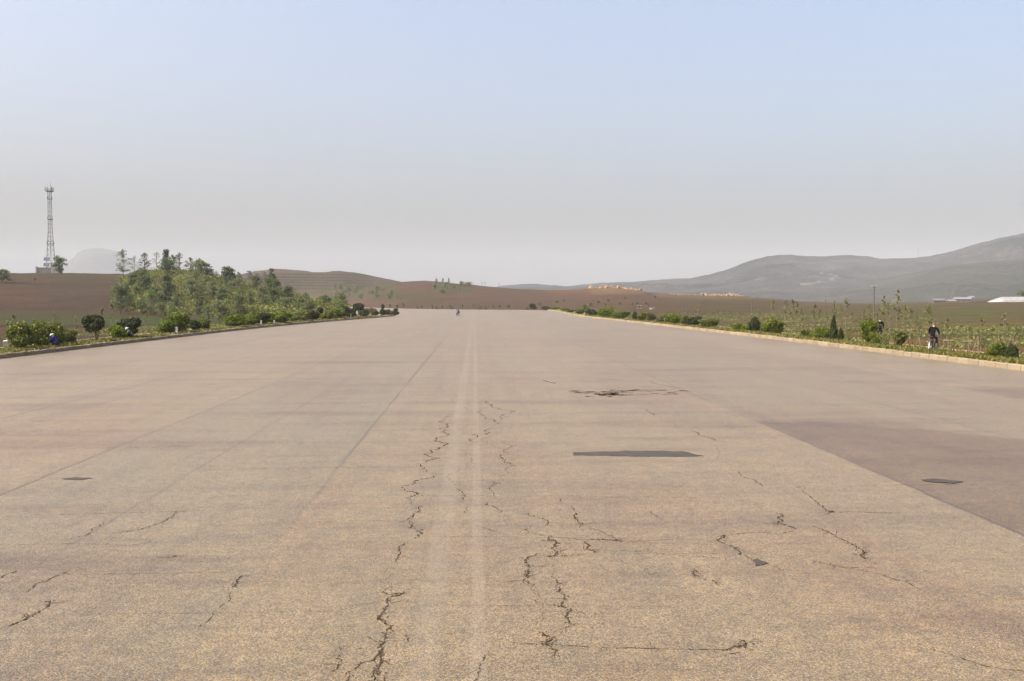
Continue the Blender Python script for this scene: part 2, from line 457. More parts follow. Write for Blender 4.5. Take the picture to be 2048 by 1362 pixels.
SKY_G = [(1480, 604), (1560, 603), (1600, 598), (1650, 585), (1700, 573), (1750, 562), (1800, 551), (1850, 540), (1900, 530), (1960, 523), (2048, 517), (2200, 505), (2500, 520), (2900, 580), (3000, 600)]
SKY_H = [(40, 600), (110, 552), (130, 530), (140, 523), (150, 516), (156, 507), (170, 500), (185, 497), (205, 496.5), (222, 499), (235, 503), (245, 509), (262, 517), (300, 535), (400, 570), (500, 600)]
mountain('mountains', 'long hazy grey mountain ridge rising on the sapling side', SKY_F, 1250, 2600, 3500, 938, 3100, 3.0, M1, 26, 21, track=[(1600, 569), (1630, 566), (1652, 561), (1668, 556), (1673, 552), (1660, 549), (1640, 547)])
mountain('hills', 'smoother grey green slope in front of the long mountain ridge', SKY_G, 950, 1750, 2300, 1480, 3000, 4.0, M2, 14, 33)
mountain('mountains', 'lone flat topped blue mountain far behind the lattice tower', SKY_H, 5000, 6000, 6900, 40, 500, 2.0, M1, 26, 45)
# ------------------------------------------------------------------ road
def asphalt(t, v, base_a, base_b, base_c, dark=1.0):
    big = t.noise(t.scale(v, (.35, .10, 1)), 1.0, 4.0, .6)
    mid = t.noise(v, 1.3, 5.0, .65)
    blo = t.noise(v, 6.0, 4.0, .6)
    k = t.mix(t.maprange(big, .4, .6), base_a, base_b)
    k = t.mix(t.maprange(mid, .44, .62, 0, .9), k, base_c)
    vo = t.n('TexVoronoi', {'Vector': v, 'Scale': 56.0, 'Randomness': 1.0})
    sep = t.n('SeparateColor', {'Color': vo.outputs['Color']})
    val = t.maprange(sep.outputs[0], 0, 1, .68, 1.36)
    hue = t.maprange(sep.outputs[1], 0, 1, .488, .512)
    sat = t.maprange(sep.outputs[2], 0, 1, .6, 1.0)
    k = t.n('HueSaturation', {'Hue': hue, 'Saturation': sat, 'Value': val, 'Color': k}).outputs[0]
    white = t.math('GREATER_THAN', sep.outputs[2], .955)
    k = t.mix(t.math('MULTIPLY', white, .5), k, t.mix(1.0, k, (1.35, 1.5, 1.95), 'MULTIPLY'))
    fine = t.noise(v, 24.0, 3.0, .7)
    gap = t.math('MAXIMUM', t.maprange(vo.outputs['Distance'], .42, .75, 0, .6), t.maprange(fine, .53, .68, 0, .9))
    k = t.mix(gap, k, (0.043 * dark, 0.031 * dark, 0.021 * dark))
    k = t.mix(1.0, k, t.ramp(blo, [(.28, (.78, .78, .79)), (.72, (1.16, 1.15, 1.14))]), 'MULTIPLY')
    h = t.math('ADD', t.math('MULTIPLY', vo.outputs['Distance'], -1.0), t.math('MULTIPLY', fine, -.8))
    return k, h
t = NT('worn_asphalt'); v = t.obj()
k, h = asphalt(t, v, (.186, .125, .044), (.170, .117, .045), (.150, .106, .043))
sx = t.n('SeparateXYZ', {0: v})
X, Y = sx.outputs[0], sx.outputs[1]
# lanes laid at different times: tone changes across the road
wob = t.math('MULTIPLY', t.math('SUBTRACT', t.noise(t.scale(v, (.02, .5, 1)), 1.0, 3.0), .5), .14)
Xw = t.math('ADD', X, wob)
lane = t.math('FLOOR', t.math('DIVIDE', t.math('ADD', Xw, 2.63), 5.05))
lr = t.n('TexWhiteNoise', {'W': lane}, noise_dimensions='1D').outputs['Value']
k = t.mix(t.maprange(lr, 0, 1, 0, 1.0), k, t.mix(1.0, k, (.92, .94, .95), 'MULTIPLY'))
greyl = t.math('MULTIPLY', t.math('LESS_THAN', Xw, -2.63), t.math('GREATER_THAN', Xw, -7.7))
k = t.mix(t.math('MULTIPLY', greyl, t.maprange(Y, 30, 90, 1, .3)), k, t.mix(1.0, k, (.91, .96, 1.0), 'MULTIPLY'))
pink = t.math('MULTIPLY', t.maprange(t.noise(t.scale(v, (.22, .07, 1)), 1.0, 3.0, .6), .46, .62), .9)
k = t.mix(pink, k, t.mix(1.0, k, (.95, .88, .86), 'MULTIPLY'))
# streaks of dirt along and across the lanes
st = t.noise(t.scale(v, (1.6, .045, 1)), 1.0, 4.0, .6)
k = t.mix(t.maprange(st, .48, .68, 0, .6), k, t.mix(1.0, k, (.82, .83, .84), 'MULTIPLY'))
st2 = t.noise(t.scale(v, (.07, .55, 1)), 1.0, 5.0, .65)
k = t.mix(t.maprange(st2, .52, .66, 0, .9), k, t.mix(1.0, k, (.78, .76, .76), 'MULTIPLY'))
st3 = t.noise(t.scale(v, (.05, .30, 1)), 1.0, 6.0, .7)
k = t.mix(t.maprange(st3, .53, .63, 0, .95), k, t.mix(1.0, k, (.84, .78, .76), 'MULTIPLY'))
# paving seams
brk = t.noise(t.scale(v, (.3, .12, 1)), 1.0, 4.0, .65)
jag = t.math('MULTIPLY', t.math('SUBTRACT', t.noise(v, 3.0, 4.0, .7), .5), .09)
def seam(x0, w, s):
    d = t.math('ABSOLUTE', t.math('SUBTRACT', t.math('ADD', Xw, jag), x0))
    return t.math('MULTIPLY', t.maprange(d, w * .5, w, 1, 0), t.maprange(brk, .30, .55, s * .25, s))
near = t.maprange(Y, 13, 25, .15, 1)
sm = t.math('MULTIPLY', seam(-2.63, .042, .95), near)
for x0, w, s in ((7.5, .045, 1.0), (-7.85, .05, .9), (-12.9, .06, .85), (-18.0, .07, .7), (12.6, .05, .6), (17.7, .06, .7), (22.2, .06, .4), (-22.8, .07, .4), (-5.3, .04, .5), (4.3, .02, .18)):
    sm = t.math('MAXIMUM', sm, seam(x0, w, s))
k = t.mix(sm, k, (0.060, 0.044, 0.026))
# darker resurfaced stretches of two lanes
en = t.noise(v, .55, 5.0, .65)
en2 = t.noise(v, 5.0, 4.0, .7)
yo = t.math('ADD', Y, t.math('ADD', t.math('MULTIPLY', t.math('SUBTRACT', en, .5), 5.0), t.math('MULTIPLY', t.math('SUBTRACT', en2, .5), 2.0)))
yo1 = t.math('ADD', yo, t.math('MULTIPLY', t.math('MAXIMUM', t.math('SUBTRACT', X, 9.5), 0.0), .9))
xe = t.math('ADD', Xw, t.math('MULTIPLY', t.math('SUBTRACT', en2, .5), .12))
pm = t.math('MULTIPLY', t.math('MULTIPLY', t.maprange(xe, 7.47, 7.53), t.maprange(xe, 12.4, 12.9, 1, 0)), t.maprange(yo1, 25.2, 27.0, 1, 0, True))
pm2 = t.math('MULTIPLY', t.maprange(xe, 17.6, 18.0), t.math('MULTIPLY', t.maprange(yo, 30.5, 32.0), t.maprange(yo, 35.5, 37.0, 1, 0)))
pm = t.math('MAXIMUM', pm, pm2)
pm = t.math('MULTIPLY', pm, t.maprange(en, .3, .7, .70, 1.0))
k = t.mix(pm, k, t.mix(1.0, k, (.68, .60, .54), 'MULTIPLY'))
# worn centre lines
pn = t.noise(t.scale(v, (1.2, .22, 1)), 1.0, 5.0, .7)
def paint(x0, w, s):
    d = t.math('ABSOLUTE', t.math('SUBTRACT', t.math('ADD', X, t.math('MULTIPLY', wob, .3)), x0))
    return t.math('MULTIPLY', t.maprange(d, w * .55, w * 1.15, 1, 0, True), t.maprange(pn, .32, .66, s * .25, s))
pt = t.math('MAXIMUM', paint(-.46, .15, .34), paint(.025, .085, .42))
grain = t.noise(v, 30.0, 2.0)
pt = t.math('MULTIPLY', pt, t.maprange(grain, .3, .6, .45, 1.0))
k = t.mix(pt, k, (0.200, 0.166, 0.123))
MAT_ROAD = t.out(t.principled(k, .40, .45, t.bump(h, .35, .012)))

t = NT('fresh_tar'); v = t.obj()
n1 = t.noise(v, 40, 4.0, .7); n2 = t.noise(v, 3, 3.0)
k = t.mix(t.maprange(n1, .3, .7), (0.023, 0.021, 0.019), (0.044, 0.040, 0.036))
k = t.mix(t.maprange(n2, .45, .7, 0, .5), k, (0.063, 0.052, 0.040))
MAT_TAR = t.out(t.principled(k, .8, .25, t.bump(n1, .5, .01)))
t = NT('crack_gap'); v = t.obj()
n1 = t.noise(v, 20, 4.0, .7)
MAT_CRACK = t.out(t.principled(t.mix(t.maprange(n1, .35, .65), (0.025, 0.018, 0.013), (0.062, 0.046, 0.031)), .95, .05))

def road_mesh():
    NL = 60
    ly = np.concatenate([np.linspace(-40, 20, 8), np.linspace(26, 205, NL)])
    rows = [(Vector((edge_x(LP, yy) - .1, yy, 0)), Vector((edge_x(RP, yy) + .1, yy, 0))) for yy in ly]
    lrest = [p for p in LP if p.y > 206]; rrest = [p for p in RP if p.y > 206]
    def resample(P, n):
        d = [0]
        for a, b in zip(P[:-1], P[1:]): d.append(d[-1] + (b - a).length)
        return [Vector((np.interp(s, d, [p.x for p in P]), np.interp(s, d, [p.y for p in P]), 0)) for s in np.linspace(0, d[-1], n)]
    for a, b in zip(resample(lrest, 70), resample(rrest, 70)): rows.append((a, b + Vector((.1, 0, 0))))
    V = []; Q = []
    K = 12
    for a, b in rows:
        for j in range(K + 1): V.append(tuple(a.lerp(b, j / K)))
    for i in range(len(rows) - 1):
        for j in range(K):
            p = i * (K + 1) + j
            Q.append((p, p + 1, p + K + 2, p + K + 1))
    return V, Q
V, Q = road_mesh()
road = tag(link('road', mesh_np('road', V, Q, 4, [MAT_ROAD])), 'very wide cracked tan asphalt highway bending away at its far end', kind='structure')

# cracks: thin dark gaps traced over the surface, one sheet a few mm proud
rng = random.Random(5)
def crack_poly(pts, w, jit=.35, depth=3, taper=True):
    P = [ground(*p) for p in pts]
    for it in range(depth):
        o = [P[0]]
        for a, b in zip(P[:-1], P[1:]):
            d = b - a; n = Vector((-d.y, d.x, 0)); L = d.length
            if L > .05: o.append((a + b) / 2 + n * rng.uniform(-.5, .5) * jit)
            o.append(b)
        P = o
    return P
CV, CQ = [], []
def add_strip(P, w, z=.004, taper=True, wj=.9):
    n = len(P); base = len(CV)
    for i, p in enumerate(P):
        d = (P[min(i + 1, n - 1)] - P[max(0, i - 1)])
        nn = Vector((-d.y, d.x, 0)); nn = nn.normalized() if nn.length > 1e-9 else Vector((1, 0, 0))
        f = min(1, min(i, n - 1 - i) / max(1, n * .15)) if taper else 1
        ww = w * (.12 + .88 * f) * (1 - wj + wj * 2 * rng.random() ** 1.6) / 2
        CV.append((p.x + nn.x * ww, p.y + nn.y * ww, z)); CV.append((p.x - nn.x * ww, p.y - nn.y * ww, z))
    for i in range(n - 1): CQ.append((base + 2 * i, base + 2 * i + 1, base + 2 * i + 3, base + 2 * i + 2))
def crack(pts, w=.022, jit=.4, depth=3, br=0):
    if w <= 0: return
    w = w * .62; jit = jit * .8; depth = depth + 1 if w < .03 else depth
    P = crack_poly(pts, w, jit, depth); add_strip(P, w)
    near_ = P[0].y < 30
    for p in P:                                  # crumbled pits along the edge
        for _ in range(2 if near_ else 1):
            if rng.random() < (.5 if br else .2):
                c_ = p + Vector((rng.gauss(0, w * 1.5), rng.gauss(0, w * 2.0), 0)); r_ = rng.uniform(.25, .8) * min(w, .03)
                b_ = len(CV)
                for q_ in range(4):
                    a_ = q_ * 1.57 + rng.uniform(-.5, .5); CV.append((c_.x + math.cos(a_) * r_, c_.y + math.sin(a_) * r_ * 1.6, .0045))
                CQ.append((b_, b_ + 1, b_ + 2, b_ + 3))
    for _ in range(br):
        i = rng.randrange(1, len(P) - 1); a = rng.uniform(0, 6.28); L = rng.uniform(.06, .3)
        q = [P[i]]
        for s in range(4):
            a += rng.uniform(-.7, .7); q.append(q[-1] + Vector((math.cos(a), math.sin(a), 0)) * L / 4)
        add_strip(q, w * .45)
# the meandering crack left of the worn lines
crack([(895, 828), (878, 843), (886, 862), (868, 880), (862, 900), (850, 935), (838, 960), (832, 985), (822, 1000)], .034, .55, 3, 12)
crack([(842, 1012), (836, 1024), (812, 1040)], .026, .4, 3, 2)
crack([(824, 1044), (832, 1060), (846, 1066), (830, 1076)], .026, .8, 3, 7)
crack([(806, 1085), (800, 1105), (794, 1126)], .024, .4, 3, 2)
crack([(783, 1172), (775, 1190), (808, 1187), (776, 1196), (770, 1215), (762, 1240), (786, 1252), (770, 1270), (764, 1300), (757, 1340), (750, 1375)], .03, .4, 4, 18)
crack([(764, 1300), (742, 1322), (718, 1330), (716, 1380)], .024, .4, 3, 6)
crack([(692, 1292), (684, 1320), (664, 1345)], .022, .5, 3, 4)
crack([(812, 1268), (818, 1276), (812, 1285)], .014, .5, 3, 1)
# centre cluster
crack([(975, 800), (985, 815), (1008, 832), (1000, 842)], .03, .6, 3, 4)
crack([(958, 820), (956, 827), (972, 838), (990, 850)], .03, .5, 3, 3)
crack([(985, 856), (975, 870)], .03, .5, 3, 3)
crack([(945, 868), (955, 872), (952, 884)], .026, .5, 3, 4)
crack([(1006, 885), (1002, 915), (1010, 922), (1011, 942)], .024, .5, 3, 4)
crack([(985, 962), (1002, 966), (984, 982)], .02, .6, 3, 3)
crack([(921, 975), (925, 990), (922, 1005)], .016, .5, 3, 2)
crack([(934, 1015), (932, 1022), (924, 1028)], .016, .5, 3, 1)
crack([(975, 1004), (992, 1016), (997, 1028)], .02, .5, 3, 3)
crack([(956, 1052), (975, 1058), (994, 1066)], .016, .4, 3, 2)
crack([(1312, 1050), (1060, 1050)], .0, .1, 1)
crack([(1055, 1026), (1078, 1036), (1096, 1044), (1090, 1052)], .024, .5, 3, 5)
crack([(1064, 1050), (1050, 1060), (1070, 1068), (1100, 1074), (1150, 1078), (1210, 1080), (1245, 1083)], .016, .25, 3, 4)
crack([(1098, 1074), (1112, 1086), (1104, 1098), (1116, 1104), (1102, 1114)], .034, .6, 3, 10)
crack([(1074, 1106), (1052, 1118), (1058, 1132), (1054, 1150), (1062, 1168)], .03, .5, 3, 9)
crack([(1052, 1118), (1104, 1112), (1170, 1110)], .014, .25, 3, 2)
crack([(1110, 1155), (1122, 1168), (1118, 1180), (1130, 1192), (1124, 1208), (1142, 1218), (1134, 1228), (1150, 1250)], .03, .5, 3, 8)
crack([(1085, 1262), (1104, 1278), (1100, 1292), (1114, 1302), (1100, 1315)], .03, .6, 3, 12)
crack([(1010, 1285), (1100, 1288), (1200, 1296), (1330, 1298), (1460, 1300), (1486, 1288), (1525, 1276)], .016, .12, 4, 6)
crack([(1472, 1296), (1490, 1284)], .035, .5, 3, 5)
crack([(974, 1306), (960, 1325), (955, 1345), (950, 1375)], .018, .4, 3, 3)
crack([(1152, 1025), (1150, 1038), (1162, 1052)], .034, .5, 3, 5)
crack([(1162, 1052), (1200, 1062), (1230, 1076), (1252, 1086)], .014, .3, 3, 2)
crack([(1170, 1080), (1180, 1092), (1172, 1098), (1192, 1106)], .026, .6, 3, 5)
crack([(1120, 990), (1145, 1015), (1152, 1025)], .012, .4, 3, 1)
crack([(1180, 1078), (1240, 1081)], .03, .2, 3, 4)
# faint links that join the chains
for pp in ([(822, 1000), (842, 1012)], [(812, 1040), (824, 1044)], [(830, 1076), (806, 1085)], [(794, 1126), (786, 1150), (783, 1172)], [(975, 870), (985, 890), (1004, 900)], [(1011, 942), (1000, 955), (1002, 966)], [(984, 982), (975, 1004)], [(997, 1028), (1010, 1045), (994, 1066)], [(1062, 1168), (1070, 1200), (1085, 1262)], [(1102, 1114), (1108, 1140), (1110, 1155)], [(1150, 1250), (1130, 1262), (1104, 1278)], [(952, 884), (945, 920), (940, 975)], [(955, 700), (960, 740), (968, 780), (975, 800)], [(955, 660), (952, 700)], [(895, 828), (905, 800), (912, 770)], [(1515, 1124), (1560, 1140), (1620, 1145)], [(1592, 1058), (1625, 1052)], [(1734, 1118), (1750, 1130)], [(1252, 1086), (1330, 1080), (1428, 1082)], [(1192, 1106), (1240, 1120), (1300, 1150), (1395, 1140)], [(1402, 872), (1440, 905), (1475, 942)], [(1310, 832), (1350, 850), (1385, 860)]):
    crack(pp, .0075, .5, 4, 0)
# sapling side
crack([(1300, 1022), (1312, 1036)], .016, .4, 3, 1)
crack([(1428, 1082), (1448, 1070), (1436, 1082), (1456, 1090), (1476, 1100), (1500, 1116), (1515, 1124)], .024, .4, 3, 10)
crack([(1450, 1070), (1490, 1066), (1560, 1068), (1592, 1062)], .016, .3, 3, 4)
crack([(1548, 1026), (1568, 1030), (1560, 1044), (1552, 1046), (1578, 1052), (1592, 1058)], .028, .5, 3, 9)
crack([(1610, 975), (1632, 1002), (1648, 1016), (1660, 1024), (1700, 1024)], .02, .35, 3, 6)
crack([(1655, 1021), (1668, 1026)], .045, .4, 2, 3)
crack([(1590, 976), (1620, 968)], .018, .3, 3, 1)
crack([(1475, 942), (1500, 958), (1525, 974)], .018, .3, 3, 2)
crack([(1625, 1052), (1660, 1066), (1690, 1082), (1720, 1098), (1734, 1118)], .022, .35, 3, 7)
crack([(1726, 1100), (1734, 1118)], .04, .6, 3, 5)
crack([(1620, 1120), (1660, 1130), (1700, 1138), (1760, 1148), (1810, 1164), (1846, 1182)], .016, .2, 3, 5)
crack([(1655, 1126), (1700, 1136), (1760, 1134)], .014, .2, 3, 2)
crack([(1395, 1140), (1405, 1155)], .026, .7, 3, 6)
crack([(1425, 1160), (1438, 1168)], .024, .7, 3, 4)
crack([(1385, 860), (1402, 872), (1428, 884)], .03, .35, 3, 3)
crack([(1210, 1100), (1300, 1104), (1340, 1110), (1460, 1118)], .012, .2, 3, 2)
crack([(1840, 1290), (1900, 1310), (1960, 1330), (2060, 1345)], .016, .3, 3, 3)
crack([(1290, 818), (1310, 832)], .03, .4, 3, 2)
# broken edge across the road at about 55 m
crack([(1140, 784), (1165, 786), (1200, 790), (1232, 786), (1268, 781), (1330, 780), (1358, 778)], .09, .25, 3, 10)
crack([(1155, 758), (1245, 759)], .06, .15, 2, 2)
crack([(1300, 762), (1358, 778)], .05, .2, 2, 2)
crack([(1086, 760), (1110, 768)], .06, .3, 3, 3)
for _ in range(40):
    x_ = rng.uniform(1135, 1362); y_ = 785 + rng.gauss(0, 3.2); crack([(x_, y_), (x_ + rng.uniform(12, 40), y_ + rng.uniform(-1.5, 1.5))], rng.uniform(.06, .16), .3, 2, 3)
for _ in range(30):
    x_ = rng.gauss(1212, 16); y_ = 788 + rng.gauss(0, 2.0); crack([(x_, y_), (x_ + rng.uniform(6, 18), y_ + rng.uniform(-1, 1))], rng.uniform(.12, .28), .3, 2, 3)
# tower side
crack([(0, 1257), (30, 1248), (60, 1232), (92, 1216), (100, 1200)], .03, .25, 4, 7)
crack([(52, 1184), (70, 1168), (100, 1158), (132, 1142)], .02, .35, 3, 4)
crack([(0, 1155), (34, 1142)], .022, .3, 3, 2)
crack([(132, 1080), (170, 1072), (208, 1042)], .016, .35, 3, 2)
crack([(215, 1067), (262, 1062), (320, 1046), (345, 1034), (352, 1022)], .018, .3, 3, 4)
crack([(310, 1115), (332, 1116), (370, 1112)], .022, .4, 3, 3)
crack([(484, 1150), (470, 1176)], .026, .4, 3, 3)
crack([(464, 1184), (430, 1220), (395, 1260)], .012, .3, 3, 1)
crack([(280, 1088), (310, 1080)], .014, .3, 3, 1)
# fine cracks straight across
def across(y, x0, x1, w, dy=0):
    w = w * (1 if y > 700 else .4)
    n = max(3, int((x1 - x0) / 60)); pts = [(x0 + (x1 - x0) * i / n, y + dy * i / n + rng.uniform(-1, 1)) for i in range(n + 1)]
    crack(pts, w, .12, 2)
across(992, 828, 1480, .013, 3); across(940, 380, 800, .016, -6); across(1032, 0, 480, .012, -12); across(1018, 470, 820, .01, -3)
across(1072, 850, 1180, .01, 4); across(962, 850, 1180, .012, -2); across(1088, 0, 300, .01, 2); across(862, 700, 960, .02, -4)
across(843, 0, 360, .022, -6); across(1042, 610, 830, .01, 0); across(972, 1660, 2048, .014, -3)
across(691, 400, 600, .08, -6); across(1024, 1690, 1800, .014, 2); across(659, 820, 905, .5, -1.0); across(900, 100, 420, .014, -8); across(925, 1420, 1560, .012, 2); across(1105, 1180, 1560, .009, 5); across(1210, 880, 1350, .008, 4); across(1150, 120, 480, .009, -6); across(1230, 150, 700, .008, -8)
across(642, 1080, 1130, .45, .8); across(691, 400, 600, .08, -6); across(1024, 1690, 1800, .014, 2); across(672, 600, 680, .18, -1); across(626, 880, 1000, .4, -.4); across(648, 1220, 1290, .3, 1); across(666, 1090, 1210, .2, 2)
link('crack', mesh_np('cracks', CV, CQ, 4, [MAT_CRACK]), road)

def patch(name, pts, mat, label, z=.007, jit=.02, n=10, wob=.03):
    P = [ground(*p) for p in pts]; o = []
    for i, a in enumerate(P):
        b = P[(i + 1) % len(P)]; L = (b - a).length; m = max(2, int(L / .12)) if L < 20 else 60
        for k in range(m):
            p = a.lerp(b, k / m); o.append((p.x + rng.uniform(-jit, jit), p.y + rng.uniform(-jit, jit) * 2, z))
    bm = bmesh.new(); vv = [bm.verts.new(p) for p in o]; f = bm.faces.new(vv)
    bmesh.ops.triangulate(bm, faces=[f])
    bmesh.ops.recalc_face_normals(bm, faces=bm.faces)
    if bm.faces[:] and sum(fc.normal.z for fc in bm.faces) < 0: bmesh.ops.reverse_faces(bm, faces=bm.faces)
    me = bpy.data.meshes.new(name); bm.to_mesh(me); bm.free(); me.materials.append(mat)
    ob = link(name, me, road)
    if label: ob['label'] = label
    return ob
patch('tar_patch', [(1144, 905), (1180, 904), (1250, 902), (1330, 902.5), (1365, 903), (1388, 908), (1412, 913), (1370, 913.5), (1250, 912.5), (1180, 911), (1146, 911)], MAT_TAR, 'long narrow strip of fresh dark tar across one lane', jit=.02)
patch('tar_patch', [(1842, 961), (1865, 958), (1900, 961), (1930, 964), (1905, 967), (1865, 965)], MAT_TAR, 'small tar blotch inside the brown resurfaced area', jit=.01, z=.011)
patch('tar_patch', [(122, 958), (150, 955), (188, 956), (165, 960), (135, 960)], MAT_TAR, 'small tar blotch on the tower side lanes', jit=.01)
patch('tar_patch', [(1502, 1122), (1514, 1117), (1534, 1127), (1512, 1130)], MAT_TAR, None, jit=.022)

# ------------------------------------------------------------------ verges, kerbs, footpaths
def offset(P, d, side):
    o = []
    for i, p in enumerate(P):
        t_ = (P[min(i + 1, len(P) - 1)] - P[max(0, i - 1)]).normalized()
        n = Vector((t_.y, -t_.x, 0)) * side
        o.append(p + n * d)
    return o
def strip(P, side, offs, zs, mat, name, label, sub=1):
    rows = [offset(P, d, side) for d in offs]
    V = []; Q = []
    m = len(P)
    for r_, z in zip(rows, zs):
        for p in r_: V.append((p.x, p.y, z))
    for j in range(len(rows) - 1):
        for i in range(m - 1):
            a, b, c_, d = j * m + i, j * m + i + 1, (j + 1) * m + i + 1, (j + 1) * m + i
            Q.append((a, b, c_, d) if side < 0 else (a, d, c_, b))
    return tag(link(name, mesh_np(name, V, Q, 4, [mat])), label, kind='structure')
t = NT('verge_grass'); v = t.obj()
n1 = t.noise(v, 1.2, 5.0, .65); n2 = t.noise(v, 9.0, 4.0, .7); n3 = t.noise(v, .25, 3.0)
k = t.mix(t.maprange(n1, .35, .65), (0.072, 0.083, 0.018), (0.133, 0.115, 0.032))
k = t.mix(t.maprange(n3, .5, .68, 0, .7), k, (0.173, 0.126, 0.050))
k = t.mix(t.maprange(n2, .5, .7, 0, .6), k, (0.043, 0.050, 0.014))
MAT_VERGE = t.out(t.principled(k, .95, .1, t.bump(n2, .8, .06)))
MAT_PATH = simple_mat('dusty_concrete', (.24, .205, .155), .95, .2, 1.5)
def kerb_mat(nm, ca, cb):
  global t
  t = NT(nm); v = t.obj()
  isl = t.n('NewGeometry').outputs['Random Per Island']
  n1 = t.noise(v, 3.0, 5.0, .7); n2 = t.noise(v, 14.0, 4.0, .7)
  k = t.mix(isl, ca, cb)
  k = t.mix(t.maprange(n1, .48, .66, 0, .8), k, (.20, .16, .11))
  k = t.mix(t.maprange(n2, .52, .7, 0, .55), k, (.15, .12, .085))
  return t.out(t.principled(k, .9, .15, t.bump(n2, .4, .02)))
MAT_KERB = kerb_mat('kerb_stone', (0.156, 0.127, 0.086), (0.238, 0.197, 0.135))
LN = [p for p in LP if p.y > -20 and p.y < 520 and p.x > -150]; RN = [p for p in RP if p.y > -20 and p.y < 343 and p.x > 20]
strip(LN, -1, (.28, .8, 1.6, 2.4, 2.75), (.225, .25, .26, .25, .235), MAT_VERGE, 'verge', 'strip of mown grass on the tower side of the road')
strip(LN, -1, (2.75, 3.9), (.255, .255), MAT_PATH, 'footpath', 'narrow pale footpath on the tower side')
strip(LN, -1, (3.9, 4.4, 6.5), (.235, .15, -.25), MAT_VERGE, 'verge', 'weedy outer bank on the tower side')
strip(RN, 1, (.30, .8, 1.6, 2.4, 2.8), (.23, .262, .285, .285, .27), MAT_VERGE, 'verge', 'strip of mown grass on the sapling side of the road')
strip(RN, 1, (2.8, 4.0), (.285, .285), MAT_PATH, 'footpath', 'narrow pale footpath on the sapling side')
strip(RN, 1, (4.0, 4.4, 6.5), (.265, .2, -.25), MAT_VERGE, 'verge', 'weedy outer bank on the sapling side')
def kerb(P, side, h, w, label, mat, L0=1.0):
    pts = [P[0]]; V = []; Q = []
    d = [0]
    for a, b in zip(P[:-1], P[1:]): d.append(d[-1] + (b - a).length)
    xs = [p.x for p in P]; ys = [p.y for p in P]
    s = 0.0
    while s < d[-1] - 1.2:
        L = L0 * rng.choice((1, 1, 1, .6, 1.1))
        a = Vector((np.interp(s + .018, d, xs), np.interp(s + .018, d, ys), 0)); b = Vector((np.interp(s + L - .018, d, xs), np.interp(s + L - .018, d, ys), 0))
        s += L
        if (b - a).length < .2: continue
        t_ = (b - a).normalized(); n = Vector((t_.y, -t_.x, 0)) * side
        off = rng.uniform(-.015, .015); hh = h + rng.uniform(-.02, .02); tl = rng.uniform(-.012, .012)
        i = len(V)
        for p, dz in ((a, tl), (b, -tl)):
            for dd, z in ((off, -.05), (off + .012, hh - .03 + dz), (off + .04, hh + dz), (off + w, hh + dz), (off + w, -.05)):
                q = p + n * dd; V.append((q.x, q.y, z))
        for k in range(4):
            f = (i + k, i + k + 1, i + 5 + k + 1, i + 5 + k); Q.append(f if side > 0 else f[::-1])
        Q.append((i, i + 1, i + 3, i + 4)); Q.append((i + 5, i + 6, i + 8, i + 9)); Q.append((i + 1, i + 2, i + 3, i + 3)); Q.append((i + 6, i + 7, i + 8, i + 8))
    Q = [f for f in Q if len(set(f)) == 4]
    me = mesh_np('kerb', V, Q, 4, [mat])
    bm = bmesh.new(); bm.from_mesh(me); bmesh.ops.recalc_face_normals(bm, faces=bm.faces); bm.to_mesh(me); bm.free()
    tag(link('kerb', me), label, kind='structure')
kerb(LN, -1, .245, .28, 'shaded concrete kerb along the tower side', MAT_KERB)
kerb(RN, 1, .25, .30, 'sunlit pale concrete kerb along the sapling side', MAT_KERB)
# ------------------------------------------------------------------ foliage building blocks
LEAF = {
 'bush': leaf_mat('bush_leaf', (0.048, 0.078, 0.006), (0.093, 0.124, 0.009), (0.142, 0.150, 0.016), .34),
 'dark': leaf_mat('conifer_leaf', (0.014, 0.022, 0.005), (0.023, 0.033, 0.006), (0.037, 0.046, 0.008), .2),
 'pale': leaf_mat('pale_tree_leaf', (0.077, 0.109, 0.030), (0.113, 0.144, 0.045), (0.144, 0.160, 0.062), .35),
 'tree': leaf_mat('tree_leaf', (0.049, 0.073, 0.024), (0.077, 0.104, 0.030), (0.104, 0.126, 0.044), .3),
 'pine': leaf_mat('pine_leaf', (0.018, 0.033, 0.016), (0.029, 0.046, 0.021), (0.043, 0.059, 0.028), .15),
 'young': leaf_mat('sapling_leaf', (0.086, 0.105, 0.022), (0.126, 0.140, 0.035), (0.156, 0.156, 0.051), .4),
 'yellow': leaf_mat('yellow_bush_leaf', (0.065, 0.069, 0.020), (0.098, 0.094, 0.029), (0.124, 0.108, 0.043), .3),
 'under': leaf_mat('undergrowth_leaf', (0.089, 0.109, 0.024), (0.123, 0.139, 0.030), (0.154, 0.144, 0.045), .35),
}
BARK = simple_mat('bark', (0.084, 0.063, 0.045), .95, .3, 12)
BARKP = simple_mat('pale_bark', (0.121, 0.105, 0.083), .95, .3, 12)

def leaves_mesh(name, P, size, mat, seed=0, aspect=1.7, up=0.0, normals=None):
    """one small folded-looking rhombus per point"""
    g = np.random.default_rng(seed); n = len(P)
    a = g.normal(size=(n, 3)); a[:, 2] += up * 2; a /= np.linalg.norm(a, axis=1)[:, None]
    b = g.normal(size=(n, 3)); b -= a * (a * b).sum(1)[:, None]; b /= np.linalg.norm(b, axis=1)[:, None]
    s = size * g.uniform(.6, 1.4, n)[:, None]
    L = a * s * aspect * .5; W = b * s * .5
    V = np.stack([P - L, P + W - L * .1, P + L, P - W - L * .1], 1).reshape(-1, 3)
    return mesh_np(name, V, np.arange(n * 4).reshape(n, 4), 4, [mat])

